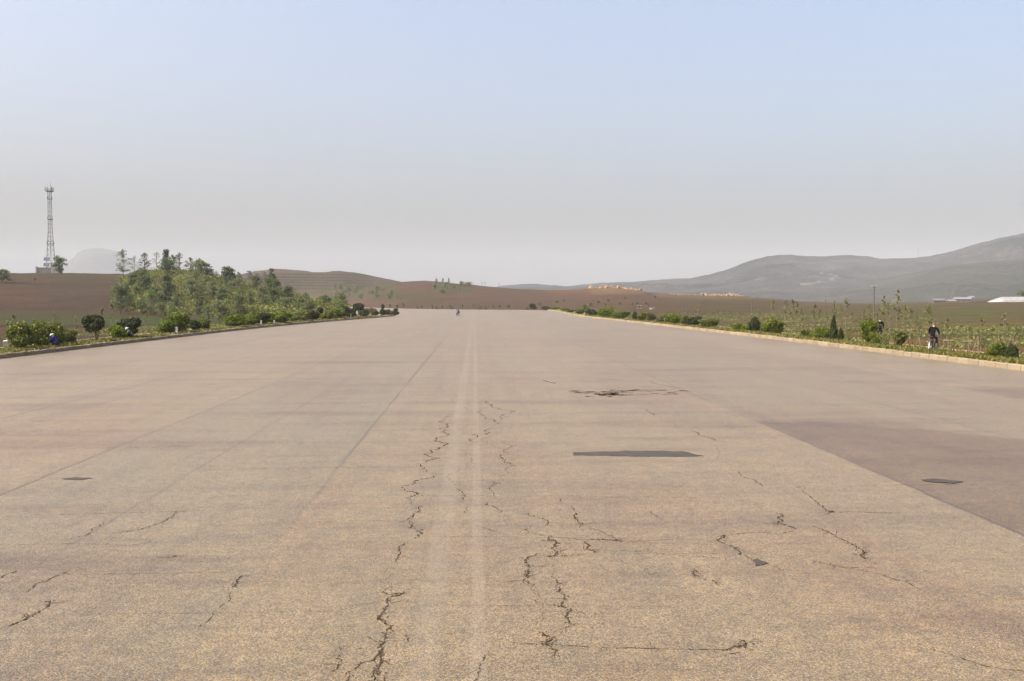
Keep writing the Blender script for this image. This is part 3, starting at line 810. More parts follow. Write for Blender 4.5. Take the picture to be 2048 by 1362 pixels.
def lobes_points(lobes, n, seed, shell=(.55, 1.06)):
    g = np.random.default_rng(seed)
    Lb = np.array(lobes, float)           # x y z rx ry rz
    area = (Lb[:, 3] * Lb[:, 4] * Lb[:, 5]) ** (2 / 3)
    out = []
    while len(out) < n:
        m = n * 2
        k = g.choice(len(Lb), m, p=area / area.sum())
        d = g.normal(size=(m, 3)); d /= np.linalg.norm(d, axis=1)[:, None]
        r = shell[0] + (shell[1] - shell[0]) * g.uniform(0, 1, m) ** .55
        p = Lb[k, :3] + d * r[:, None] * Lb[k, 3:]
        q = (p[:, None, :] - Lb[None, :, :3]) / Lb[None, :, 3:]
        dist = np.linalg.norm(q, axis=2)
        keep = (dist.min(1) > .5) & (p[:, 2] > .005)
        out.extend(p[keep].tolist())
    return np.array(out[:n])

def norm_w(P):     # to width 1 (x), height 1
    P = P.copy(); P[:, 0] -= (np.percentile(P[:, 0], 1) + np.percentile(P[:, 0], 99)) / 2
    w = np.percentile(P[:, 0], 99) - np.percentile(P[:, 0], 1); h = np.percentile(P[:, 2], 99.3)
    P[:, 0] /= w; P[:, 1] /= w; P[:, 2] /= h
    return P

def stems(name, mat, n, r, h, spread, seed, base=.05):
    g = random.Random(seed); mb = MB()
    for i in range(n):
        a = g.uniform(0, 6.28); d = g.uniform(.4, 1) * spread
        b = Vector((math.cos(a) * base, math.sin(a) * base, -.03)); e = Vector((math.cos(a) * d, math.sin(a) * d, h * g.uniform(.8, 1.1)))
        mid = b.lerp(e, .5) + Vector((g.uniform(-.03, .03), g.uniform(-.03, .03), .05))
        mb.path([b, mid, e], [r, r * .75, r * .4], 5)
    return mb.mesh(name, mat, True)

BUSH = {}
def bush_proto(key, P, size, leaf, stem_args, aspect=1.7, up=0.0, seed=0):
    BUSH.setdefault(key, []).append((leaves_mesh('foliage_' + key, P, size, LEAF[leaf], seed, aspect, up), stems('stem_' + key, BARK, *stem_args)))
for s in range(4):
    g = random.Random(100 + s); L = [(0, 0, .45, .36, .34, .42)]
    for i in range(9):
        a = g.uniform(0, 6.28); d = g.uniform(.16, .30)
        L.append((math.cos(a) * d, math.sin(a) * d, g.uniform(.22, .78), *[g.uniform(.16, .25)] * 2, g.uniform(.15, .24)))
    P = norm_w(lobes_points(L, 2600, 200 + s))
    for kk, lf in (('round', 'bush'), ('darkround', 'dark'), ('yellowround', 'yellow')):
        if kk == 'round' or s < 2: bush_proto(kk, P, .062, lf, (6, .018, .5, .22, s), 1.6, .15, 300 + s)
def revolve_points(prof, n, seed, lump=.12):
    g = np.random.default_rng(seed); zs = np.linspace(0, 1, 60); rs = np.array([prof(z) for z in zs])
    z = g.choice(zs, n, p=rs / rs.sum()) + g.uniform(-.01, .01, n); r0 = np.array([prof(v) for v in np.clip(z, 0, 1)])
    a = g.uniform(0, 2 * np.pi, n)
    lum = 1 + lump * np.sin(a * 3 + z * 9 + seed) + lump * .8 * np.sin(a * 5 - z * 17 + seed * 2)
    r = r0 * lum * (1 - .5 * g.uniform(0, 1, n) ** 2.2)
    return np.stack([np.cos(a) * r, np.sin(a) * r, np.clip(z, .01, 1.0)], 1)
for s in range(2):
    bush_proto('egg', revolve_points(lambda z: .5 * math.sin(math.pi * min(1, max(.02, (z + .12) / 1.13)) ** .85) ** .7, 2400, 10 + s), .055, 'dark', (4, .03, .3, .1, s), 2.2, .7, s)
    bush_proto('cone', revolve_points(lambda z: .46 * (1 - z) ** .62 * min(1, .7 + z * 2) + .02, 2400, 20 + s), .05, 'dark', (3, .03, .3, .08, s), 2.4, .8, s)
    bush_proto('vase', norm_w(revolve_points(lambda z: .16 + .34 * max(0, (z - .18) / .8) ** .8 * (1 if z < .85 else (1 - (z - .85) / .2)), 2300, 30 + s, .2)), .055, 'bush', (9, .02, .6, .22, s, .08), 2.0, .5, s)
g = random.Random(7)
L = [(-.18, 0, .72, .2, .2, .25), (.03, .05, .78, .2, .2, .22), (.24, -.02, .70, .17, .18, .24), (.1, -.1, .55, .18, .18, .16), (-.13, .06, .5, .17, .17, .16)]
bush_proto('legged', norm_w(lobes_points(L, 2300, 77)), .05, 'dark', (7, .026, .62, .26, 5, .16), 2.2, .6, 5)
P = lobes_points([(0, 0, .5, .33, .33, .5), (.12, .05, .7, .2, .2, .25), (-.15, -.05, .4, .22, .2, .25)], 560, 88)
bush_proto('sparse', norm_w(P), .06, 'young', (10, .010, .9, .34, 9), 1.8, .4, 9)
for s in range(2):
    P = lobes_points([(0, 0, .76, .5, .5, .24), (.12, .1, .8, .35, .3, .2), (-.15, -.1, .72, .3, .3, .2)], 1700, 60 + s)
    P = norm_w(P)
    BUSH.setdefault('ball', []).append((leaves_mesh('foliage_ball', P, .085, LEAF['dark'], s, 1.6), MB().path([(0, 0, -.03), (.02, .01, .3), (0, 0, .62)], [.045, .038, .03], 6).mesh('stem_ball', BARK)))
    P = np.concatenate([lobes_points([(0, 0, .28, .5, .48, .28)], 1300, 70 + s), lobes_points([(.05, 0, .78, .30, .30, .2)], 800, 71 + s)])
    BUSH.setdefault('tier', []).append((leaves_mesh('foliage_tier', norm_w(P), .075, LEAF['dark'], s, 1.6), MB().path([(0, 0, -.03), (.02, 0, .7)], [.05, .03], 6).mesh('stem_tier', BARK)))

def cap(s): return s
_bcount = {}
def bush(key, px0, px1, top, base, side, label, depth=None, name=None, group=None, dl=None):
    """side: 'T' tower-side verge, 'S' sapling-side verge; the plant stands on the verge where the column of the photo meets it"""
    px = (px0 + px1) / 2
    off = (1.75 if dl is None else dl)
    zv = .26 if side == 'T' else .29
    P = offset(LN if side == 'T' else RN, off, -1 if side == 'T' else 1)
    best = None
    for a, b in zip(P[:-1], P[1:]):
        for k in range(6):
            q = a.lerp(b, k / 6)
            if q.y < 15 or q.y > 420: continue
            u, w, D = project((q.x, q.y, zv))
            e = abs(u - px) + abs(w - base) * 1.2
            if best is None or e < best[0]: best = (e, q, D)
    q, D = best[1], best[2]
    # keep the photo's column exactly
    w_add = 1.16 if key in ('round', 'darkround') else 1.0
    p = at_dist(px, base, D); p = Vector((p.x, p.y, zv - .02))
    w = (px1 - px0) * w_add * D / F; h = (project((p.x, p.y, zv))[1] - top) * D / F
    var = BUSH[key]; i = _bcount.get(key, 0); _bcount[key] = i + 1
    fm, sm = var[i % len(var)]
    o = empty(name or ('conifer_shrub' if key in ('egg', 'cone', 'legged') else 'topiary_tree' if key in ('ball', 'tier') else 'bush'), p, rng.uniform(0, 6.28) if key not in ('legged', 'tier') else 0)
    o.scale = (w, w * .9, h)
    link('foliage', fm, o); link('stem', sm, o)
    tag(o, label, {'conifer_shrub': 'conifer', 'topiary_tree': 'topiary tree', 'bush': 'bush'}.get(o.name.split('.')[0], 'bush'), group or ('shrubs along the tower side verge' if side == 'T' else 'shrubs along the sapling side verge'))
    return o

T_, S_ = 'T', 'S'
BL = [
 ('round', 15, 63, 643, 697, T_, 'big yellow green bush beside the small concrete block, first on the tower side verge'),
 ('round', 58, 98, 643, 692, T_, 'yellow green bush directly behind the crouching person in purple blue'),
 ('round', 93, 124, 646, 692, T_, 'bush right behind the white hat of the purple clad person'),
 ('round', 118, 152, 656, 688, T_, 'lower rounded bush ending the first clump beside the purple clad person'),
 ('legged', 167, 208, 630, 686, T_, 'dark shrub with three bare legs and a wide flat top'),
 ('round', 219, 250, 650, 678, T_, 'low bright green bush in front of the crouching person with pale hat'),
 ('darkround', 232, 276, 636, 678, T_, 'taller dark bush behind the crouching person with pale hat'),
 ('round', 319, 348, 640, 669, T_, 'bright low bush beside the first white marker post'),
 ('round', 338, 379, 625, 669, T_, 'tall spiky green bush behind the first white marker post'),
 ('darkround', 382, 399, 640, 663, T_, 'small dark upright shrub between two green bushes, past the first marker post'),
 ('round', 397, 420, 636, 661, T_, 'single green bush standing before a gap and a long hedge of bushes'),
 ('round', 450, 484, 629, 656, T_, 'first bush of the long clipped row, bright and rounded'),
 ('round', 480, 512, 628, 655, T_, 'second bush of the long clipped row on the tower side'),
 ('darkround', 508, 540, 626, 652, T_, 'dark third bush of the clipped row, behind a white marker post'),
 ('round', 534, 578, 624, 649, T_, 'broad last bush of the long clipped row on the tower side'),
 ('round', 580, 595, 633, 646, T_, 'very small low bush after the long clipped row'),
 ('round', 591, 618, 621, 644, T_, 'green bush beside the small low bush after the clipped row'),
 ('darkround', 612, 636, 620, 642, T_, 'dark bush just before the slim round headed topiary'),
 ('ball', 634, 647, 615, 641, T_, 'first slim ball topiary on a thin stem among the verge bushes'),
 ('round', 640, 666, 621, 640, T_, 'low wide bush right after the first ball topiary'),
 ('round', 661, 688, 616, 638, T_, 'green bush between the first and second ball topiaries'),
 ('ball', 682, 697, 613, 636, T_, 'second ball topiary, dark and half hidden by bushes'),
 ('darkround', 691, 711, 616, 635, T_, 'dark bush beside the white post near the road bend'),
 ('ball', 707, 727, 607, 633, T_, 'largest ball topiary with a bare pale stem near the bend'),
 ('darkround', 719, 737, 617, 633, T_, 'dark round bush after the largest ball topiary'),
 ('yellowround', 738, 757, 616, 631, T_, 'yellowish bush near the end of the tower side verge'),
 ('tier', 760, 770, 609, 631, T_, 'tall narrow topiary near the end of the tower side verge'),
 ('darkround', 766, 779, 619, 632, T_, 'third bush from the tip of the tower side verge'),
 ('yellowround', 775, 789, 621, 632, T_, 'brownish low bush second from the tip of the tower side verge'),
 ('tier', 784, 798, 617, 632, T_, 'two tiered topiary marking the tip of the tower side verge'),
 ('round', 1051, 1060, 614, 621, S_, 'tiny bush at the far bend beside a dark round shrub'),
 ('darkround', 1060, 1072, 607, 620.5, S_, 'dark round shrub standing at the far bend of the road'),
 ('round', 1082, 1100, 612, 621, S_, 'low bush at the far bend past the dark round shrub'),
 ('round', 1103, 1118, 612, 622, S_, 'low bush where the sapling side kerb starts to curve'),
 ('round', 1121, 1137, 616, 625, S_, 'small bush on the curve of the sapling side kerb'),
 ('darkround', 1135, 1150, 620, 629, S_, 'dark small bush just after the curving kerb'),
 ('round', 1149, 1169, 617, 632, S_, 'bush in front of a taller narrow bush past the curving kerb'),
 ('round', 1167, 1178, 610, 629, S_, 'tall narrow bush rising above its neighbours past the curving kerb'),
 ('darkround', 1174, 1194, 619, 634, S_, 'dark green bush between the tall narrow bush and a tree like bush'),
 ('round', 1198, 1226, 615, 636, S_, 'large tree like bush with bare lower stems'),
 ('round', 1227, 1257, 622, 639, S_, 'wide bush before the small dark column conifer'),
 ('egg', 1264, 1276, 623, 641, S_, 'small dark column conifer between two wide bushes'),
 ('round', 1276, 1298, 625, 643, S_, 'bush right after the small dark column conifer'),
 ('yellowround', 1293, 1312, 626, 645, S_, 'brown topped bush beside the short double pole'),
 ('yellowround', 1313, 1330, 631, 647, S_, 'olive bush starting the long dense row'),
 ('round', 1326, 1346, 628, 649, S_, 'second bush of the long dense sapling side row'),
 ('round', 1342, 1366, 628, 650, S_, 'bright tall bush in the middle of the long dense row'),
 ('round', 1362, 1378, 630, 651, S_, 'narrow bush beside the dark bluish bush of the dense row'),
 ('darkround', 1374, 1401, 633, 654, S_, 'dark bluish bush in the dense row'),
 ('round', 1399, 1438, 636, 656, S_, 'wide bright bush ending the long dense row'),
 ('round', 1465, 1485, 646, 661, S_, 'small bush before the dark egg shaped conifer'),
 ('round', 1484, 1501, 649, 663, S_, 'small bright bush touching the dark egg shaped conifer'),
 ('egg', 1497, 1522, 633, 666, S_, 'dark egg shaped conifer in front of the short utility pole'),
 ('round', 1522, 1538, 647, 666, S_, 'narrow bush between the egg conifer and a round bush'),
 ('round', 1531, 1565, 637, 670, S_, 'tall rounded bush after the dark egg shaped conifer'),
 ('round', 1602, 1622, 659, 675, S_, 'low bush that starts the clump with the tall cone conifer'),
 ('round', 1617, 1634, 663, 677, S_, 'small bright bush in front of the cone conifer clump'),
 ('round', 1629, 1648, 655, 678, S_, 'middle bush of the clump leading to the cone conifer'),
 ('round', 1642, 1662, 654, 679, S_, 'bush touching the tall cone conifer'),
 ('cone', 1657, 1677, 631, 682, S_, 'tall dark cone conifer on the sapling side verge'),
 ('cone', 1673, 1690, 655, 683, S_, 'short dark conifer beside the tall cone conifer'),
 ('sparse', 1689, 1702, 663, 684, S_, 'thin small shrub after the cone conifers'),
 ('vase', 1718, 1756, 642, 687, S_, 'large vase shaped bush beside the walking person'),
 ('round', 1740, 1764, 664, 690, S_, 'low bright bush hiding the legs of the walking person'),
 ('sparse', 1759, 1781, 664, 691, S_, 'sparse twiggy shrub next to the walking person'),
 ('vase', 1785, 1814, 662, 696, S_, 'spreading loose bush between walker and cyclist'),
 ('round', 1977, 2009, 684, 716, S_, 'dense dark green round bush, one of two past the cyclist'),
 ('egg', 2011, 2036, 687, 719, S_, 'narrow dark bush, closest to the viewer on the sapling side'),
]
for b in BL: bush(*b)

# ------------------------------------------------------------------ trees
TREE = {}
def tree_proto(key, clumps, leaf, n_leaf, size, trunk_h, trunk_r, seed, bark=None, per=(.07, .12), up=0.0, aspect=1.6):
    """clumps: list of (x,y,z,r) within a unit high tree"""
    g = np.random.default_rng(seed); P = []
    for (x, y, z, r) in clumps:
        n = max(6, int(n_leaf * (r / .1) ** 2))
        d = g.normal(size=(n, 3)); d /= np.linalg.norm(d, axis=1)[:, None]
        rr = r * (g.uniform(.25, 1, n) ** .6)
        P.append(np.array([x, y, z]) + d * rr[:, None] * np.array([1, 1, .78]))
    P = np.concatenate(P); P = P[P[:, 2] > .01]
    hh = np.percentile(P[:, 2], 99.5); ww = np.percentile(np.abs(P[:, 0]), 97) * 2
    sx = 1 / ww; P = P * np.array([sx, sx, 1 / hh])      # width 1, height 1
    fm = leaves_mesh('crown_' + key, P, size, LEAF[leaf], seed, aspect, up)
    mb = MB(); rg = random.Random(seed)
    top = Vector((rg.uniform(-.03, .03), rg.uniform(-.03, .03), trunk_h))
    mid = Vector((rg.uniform(-.03, .03), 0, trunk_h * .5))
    mb.path([(0, 0, -.04), mid, top], [trunk_r * 1.3, trunk_r, trunk_r * .5], 6)
    for c_ in clumps[::2]:
        s = Vector((0, 0, min(trunk_h, max(.1, c_[2] - .12)))); e = Vector((c_[0] * sx, c_[1] * sx, c_[2] / hh))
        mb.path([s, s.lerp(e, .5) + Vector((0, 0, .02)), e], [trunk_r * .45, trunk_r * .3, trunk_r * .12], 4)
    TREE.setdefault(key, []).append((fm, mb.mesh('trunk_' + key, bark or BARK)))
for s in range(3):
    g = random.Random(s + 1)
    cl = []
    for i in range(64):
        z = g.uniform(.12, .98); rmax = .25 * math.sin(math.pi * min(1, (z - .02) / .98)) ** .75 * (1.2 - .5 * z)
        a = g.uniform(0, 6.28); d = g.uniform(.2, 1) * rmax; cl.append((math.cos(a) * d, math.sin(a) * d, z, g.uniform(.035, .07)))
    tree_proto('airy', cl, 'tree', 60, .034, .85, .028, s)
    tree_proto('thin', [c_ for c_ in cl if g.random() < .8], 'pale', 30, .032, .85, .022, s + 40)
    cl = []
    for i in range(30):
        z = g.uniform(.16, .95); rmax = .30 * math.sin(math.pi * min(1, (z + .02) / 1.02)) ** .6
        a = g.uniform(0, 6.28); d = g.uniform(.1, 1) * rmax; cl.append((math.cos(a) * d, math.sin(a) * d, z, g.uniform(.07, .13)))
    tree_proto('leafy', cl, 'tree', 60, .045, .8, .03, s + 10)
    tree_proto('pale', cl, 'pale', 54, .045, .8, .03, s + 20)
    cl = []
    for i in range(34):
        z = g.uniform(.14, .97); rmax = .28 * (1.02 - z) ** .75 + .03
        a = g.uniform(0, 6.28); d = g.uniform(.2, 1) * rmax; cl.append((math.cos(a) * d, math.sin(a) * d, z, g.uniform(.05, .10)))
    tree_proto('pine', cl, 'pine', 60, .045, .95, .03, s + 30)
    cl = []
    for i in range(44):
        z = g.uniform(.16, .97); a = g.uniform(0, 6.28); d = g.uniform(.1, 1) * .3 * math.sin(math.pi * min(1, (z - .05) / .95)) ** .6
        cl.append((math.cos(a) * d + .04, math.sin(a) * d, z, g.uniform(.06, .11)))
    tree_proto('crowned', cl, 'pine', 50, .045, .8, .035, s + 50)

_tc = {}
def tree_at(key, px, top, width, base=None, D=None, zsink=.15, name=None, label=None, cat='tree', group=None, hid=None):
    """a tree whose foot stands on the terrain where the column of the photo meets row `base` (or at distance D)"""
    if D is None:
        Ds = np.exp(np.linspace(math.log(60), math.log(1400), 900))
        xs = []; ys = []
        for d in Ds:
            q = at_dist(px, 602, d); xs.append(q.x); ys.append(q.y)
        z = terrain_z(np.array(xs), np.array(ys))
        rows = 602 - F * (z - CAMZ) / Ds
        ok = np.where(rows <= base)[0]
        D = Ds[ok[0]] if len(ok) else Ds[int(np.argmin(rows))]
    q = at_dist(px, 602, D); z = tz(q.x, q.y)
    basew = project((q.x, q.y, z))[1]
    h = max(.5, (basew - top) * D / F) + zsink; w = width * D / F
    i = _tc.get(key, 0); _tc[key] = i + 1
    fm, tm = TREE[key][i % len(TREE[key])]
    o = empty(name or 'tree', (q.x, q.y, z - zsink), rng.uniform(0, 6.28))
    o.scale = (w, w, h)
    link('crown', fm, o); link('trunk', tm, o)
    tag(o, label, cat, group)
    return o
ORD = 'first second third fourth fifth sixth seventh eighth ninth tenth eleventh twelfth thirteenth fourteenth fifteenth sixteenth seventeenth eighteenth nineteenth twentieth'.split()
def ordinal(n):
    if n < 20: return ORD[n]
    t_ = ['', '', 'twenty', 'thirty', 'forty', 'fifty', 'sixty', 'seventy'][(n + 1) // 10]
    r_ = (n + 1) % 10
    return t_ + '-' + ORD[r_ - 1] if r_ else t_[:-1] + 'ieth'

G_M = 'trees on the wooded mound'
ML = [   # key, px, top, width, base, label
 ('airy', 247, 499, 26, 546, 'lone airy tree with visible trunk at the tower end of the wooded mound'),
 ('thin', 270, 511, 14, 544, 'thin pale tree just past the lone airy tree on the mound top'),
 ('airy', 290, 506, 26, 548, 'airy tree on the mound top between two thin pale trees'),
 ('thin', 314, 505, 20, 546, 'thin pale tree on the crest beside the leaning crowned tree'),
 ('crowned', 332, 499.5, 19, 549, 'tree with a dark tilted crown poking highest above the mound crest'),
 ('airy', 347, 510, 20, 549, 'airy crest tree right behind the tilted crown'),
 ('airy', 360, 506, 24, 550, 'broad airy tree on the crest, past the tilted crown'),
 ('airy', 382, 515, 19, 552, 'pointed airy tree where the mound crest begins to fall'),
 ('thin', 400, 525, 16, 553, 'thin pale tree before the dark round tree on the falling crest'),
 ('crowned', 416, 532, 21, 560, 'dark round tree on the falling crest of the mound'),
 ('thin', 433, 541, 14, 562, 'small pale tree between two dark trees on the falling crest'),
 ('crowned', 456, 533.5, 26, 580, 'dark flat topped tree standing out halfway down the crest'),
 ('airy', 478, 544, 15, 572, 'small airy tree beside the dark flat topped tree'),
 ('pine', 499, 542, 12, 566, 'small dark pine before the terraced hill'),
 ('pine', 515, 546, 12, 570, 'second small dark pine in front of the terraced hill'),
 ('pine', 531, 544, 11, 572, 'third small dark pine in front of the terraced hill'),
 ('pine', 544, 537.5, 15, 585, 'tall dark pine standing out against the terraced hill'),
 ('crowned', 265, 548, 27, 581, 'dark dense tree low on the tower end of the mound'),
 ('leafy', 241, 571.5, 26, 628, 'bluish leafy tree at the foot of the mound beside the red field'),
 ('pine', 337, 551, 29, 611, 'big dark tree in the middle of the mound slope'),
 ('leafy', 443, 582, 20, 610, 'dark green round tree in the middle of the slope below the flat topped tree'),
 ('pine', 400, 595, 16, 636, 'narrow dark tree low on the slope above the lone verge bush'),
 ('leafy', 481, 591, 26, 632, 'dark leafy tree behind the long clipped row'),
 ('leafy', 576, 572, 25, 612, 'dark leafy tree at the far end of the mound below the terraces'),
 ('pale', 437, 601, 30, 646, 'pale bushy tree at the foot of the mound, behind a gap in the bushes'),
 ('pale', 597, 592, 22, 626, 'pale round tree past the mound end beside the road bend'),
 ('leafy', 654, 590, 20, 618, 'grey green round tree between the mound and the road bend'),
 ('thin', 675, 588, 14, 619, 'pale upright tree next to the grey green round tree'),
 ('pale', 620, 600, 22, 624, 'low pale tree between the mound end and the grey green tree'),
 ('thin', 222, 600, 12, 632, 'thin young tree on the red field edge near the mound'),
 ('leafy', 355, 585, 20, 622, 'leafy tree on the slope just below the big dark tree'),
 ('pale', 305, 580, 24, 620, 'pale tree between the bluish tree and the big dark tree'),
 ('pale', 520, 570, 24, 606, 'pale tree below the row of small dark pines'),
 ('leafy', 553, 560, 22, 596, 'leafy tree at the foot of the tall dark pine'),
 ('pale', 500, 585, 24, 620, 'pale tree behind the middle of the long clipped row'),
 ('pale', 380, 560, 24, 592, 'pale spreading tree high on the slope below the crest'),
 ('thin', 425, 565, 18, 590, 'thin pale tree below the dark round crest tree'),
 ('leafy', 285, 600, 18, 630, 'small leafy tree at the mound foot near the green strip'),
 ('leafy', 530, 596, 20, 622, 'leafy tree low on the slope behind the last clipped bush'),
 ('pale', 460, 560, 22, 592, 'pale tree in front of the dark flat topped tree'),
 ('pale', 320, 605, 20, 634, 'pale low tree above the green field strip'),
 ('pine', 300, 585, 12, 608, 'slim dark tree on the bare patch of the slope'),
 ('thin', 345, 612, 16, 640, 'thin pale sapling like tree at the foot of the slope'),
 ('leafy', 415, 612, 20, 642, 'leafy tree low behind the single bush before the gap'),
]
for k_, px, top, w, base, lab in ML: tree_at(k_, px, top, w, base, label=lab, group=G_M)
rg = random.Random(12)
sl = []
for i in range(58):
    px = rg.uniform(225, 690); r0 = I(px, SKY_B) + 6; r1 = np.interp(px, [220, 330, 690], [628, 640, 622]); sl.append((px, rg.uniform(r0, r1)))
sl.sort()
for i, (px, b) in enumerate(sl):
    hh = rg.uniform(20, 46) * (1.0 if px < 560 else .75)
    tree_at(rg.choice(('pale', 'thin', 'pale', 'leafy', 'airy')), px, b - hh, hh * rg.uniform(.6, .85), b, label='feathery young tree amid the scrub on the mound slope, ' + ordinal(i) + ' from the tower end', group=G_M)
tree_at('leafy', 119, 512, 24, 547.5, label='dense tree growing beside the lattice tower compound')
tree_at('leafy', 4, 539, 30, 566, label='green tree cut by the frame edge on the tower hill')
tree_at('leafy', 2050, 582, 30, D=430, label='dark green tree behind the white polytunnel')
tree_at('pine', 71, 556, 4, 562, label='tiny dark lone tree on the tower hillside', cat='tree')

# young trees scattered on the far brown hill
rg = random.Random(31)
lst = []
for i in range(26): lst.append((rg.uniform(668, 800), rg.uniform(578, 598)))
lst.sort()
for i, (px, b) in enumerate(lst):
    tree_at(rg.choice(('pale', 'pale', 'thin')), px, b - rg.uniform(7, 13), rg.uniform(7, 12), b, name='young_tree', label='small green tree below the terraces on the brown hill, ' + ordinal(i) + ' counting from the terraced end', group='young trees on the brown hill')
lst = [(rg.uniform(866, 946), rg.uniform(568, 588)) for i in range(24)]; lst.sort()
for i, (px, b) in enumerate(lst):
    tree_at(rg.choice(('pale', 'thin', 'pale')), px, b - rg.uniform(6, 11), rg.uniform(6, 10), b, name='young_tree', label='small pale tree high on the brown hill behind the cyclist, ' + ordinal(i) + ' from its terraced end', group='young trees high on the brown hill')
for i, (px, b) in enumerate([(873, 567), (886, 567.5), (898, 568)]):
    tree_at('crowned', px, 556.5, 4.5, b, name='ridge_tree', label='tiny tree on the skyline of the brown hill, ' + ordinal(i) + ' of three', group='skyline trees')
lst = [(780, 613), (795, 614.5), (807, 613), (835, 617), (843, 617), (864, 616), (873, 618), (884, 617), (900, 617), (905, 618), (925, 614), (947, 613), (960, 618), (972, 619), (987, 617), (999, 615), (1018, 616), (1078, 610), (1113, 606), (1127, 604), (1181, 612), (1197, 606), (1217, 604), (1211, 613), (1240, 609), (1251, 598), (1265, 611), (1274, 609), (1292, 608), (1297, 612), (1310, 596), (1321, 600)]
for i, (px, b) in enumerate(lst):
    fr = px < 1030
    wv = rg.uniform(4, 7)
    if fr: tree_at('leafy', px, b - rg.uniform(4, 7), wv, b + 1, name='field_shrub', label='tiny dark shrub along the far edge of the road bend, ' + ordinal(i) + ' from the verge tip', cat='shrub', group='shrubs at the far road bend')
    else: tree_at('leafy', px, b - rg.uniform(4, 6), wv, b, name='field_shrub', label='small dark shrub on the brown field below the rubble, ' + ordinal(i - 17) + ' from the bend', cat='shrub', group='shrubs on the brown field')

# ------------------------------------------------------------------ saplings
SAP = []
for s in range(5):
    g = random.Random(50 + s); mb = MB(); pts = []
    lean = g.uniform(-.05, .05)
    mb.path([(0, 0, -.03), (lean * .5, 0, .5), (lean, g.uniform(-.02, .02), .97)], [.008, .006, .002], 5)
    for b in range(9):
        z = g.uniform(.35, .88); a = g.uniform(0, 6.28); d = g.uniform(.05, .14) * (1.15 - z) * 1.6
        st = Vector((lean * z, 0, z)); e = st + Vector((math.cos(a) * d, math.sin(a) * d, g.uniform(.05, .14)))
        mb.path([st, e], [.004, .0015], 4)
        for k in range(g.randint(5, 9)): pts.append(tuple(st.lerp(e, g.uniform(.3, 1.1)) + Vector((g.uniform(-.03, .03), g.uniform(-.03, .03), g.uniform(-.03, .03)))))
    for k in range(10): pts.append((lean + g.uniform(-.025, .025), g.uniform(-.025, .025), g.uniform(.85, 1.0)))
    SAP.append((leaves_mesh('leaves_sapling', np.array(pts), .04, LEAF['young'], s, 1.5), mb.mesh('trunk_sapling', BARKP)))
def sapling(px, top, lat=None, D=None, label='', group='saplings'):
    if D is None: D = abs(lat) * F / abs(px - 950)
    q = at_dist(px, 602, D); z = tz(q.x, q.y)
    h = max(.8, CAMZ + (602 - top) * D / F - z)
    o = empty('sapling', (q.x, q.y, z - .03), rng.uniform(0, 6.28)); o.scale = (h * rng.uniform(.8, 1.2), h, h)
    if o.scale[0] < .5: o.scale[0] = .5
    fm, tm = SAP[rng.randrange(len(SAP))]
    link('leaves', fm, o); link('trunk', tm, o)
    tag(o, label, 'sapling', group)
    return o
lst = [(1546, 599, 34), (1570, 600, 35), (1585, 595, 36), (1592, 604, 33), (1605, 614, 34), (1628, 605, 35), (1640, 616, 34), (1668, 602, 40), (1680, 607, 38), (1692, 596, 37), (1728, 618, 36), (1742, 604, 35), (1765, 592, 35), (1779, 600, 38), (1793, 580, 36), (1808, 604, 36), (1821, 613, 36), (1846, 614, 37), (1860, 608, 37), (1840, 634, 33), (1900, 655, 33), (1921, 642, 33), (1942, 648, 33), (1963, 631, 33), (2010, 621, 34), (2035, 650, 35), (1894, 634, 38),
       (1372, 612, 44), (1388, 616, 42), (1396, 612, 40), (1404, 620, 42), (1418, 622, 41), (1431, 618, 40), (1440, 623, 40), (1447, 616, 38), (1456, 624, 40), (1463, 620, 38), (1472, 624, 37), (1481, 622, 38), (1490, 626, 37), (1510, 620, 38), (1517, 618, 36), (1527, 624, 38), (1559, 622, 36), (1612, 630, 36), (1655, 626, 37), (1705, 622, 37), (1718, 628, 37), (1755, 622, 37), (1835, 626, 39), (1330, 620, 46), (1345, 614, 46), (1358, 618, 44), (1985, 652, 33)]
def lm_label(px):
    for lim, txt in ((1504, 'before the short utility pole'), (1748, 'between the short and tall utility poles'), (1870, 'between the tall utility pole and the cyclist'), (3000, 'past the cyclist')):
        if px < lim: return txt
cnt = {}
for px, top, lat in sorted(lst):
    tx = lm_label(px); n = cnt.get(tx, 0); cnt[tx] = n + 1
    kind = 'tall leafy' if top < 606 else 'slim young' if top < 620 else 'low young'
    sapling(px, top, lat, label='%s sapling in the field, %s along %s' % (kind, ordinal(n), tx), group='saplings in the roadside field')
for i, (px, top, lat) in enumerate([(12, 640, 33.5), (25, 624, 33), (68, 637, 33), (110, 622, 33), (149, 631, 34), (182, 628, 34), (205, 612, 36), (222, 601, 35), (262, 624, 36), (290, 628, 36), (324, 617, 35), (374, 620, 37)]):
    sapling(px, top, lat, label='yellow green young sapling beyond the tower side footpath, ' + ordinal(i) + ' from the frame edge', group='saplings beyond the tower side footpath')

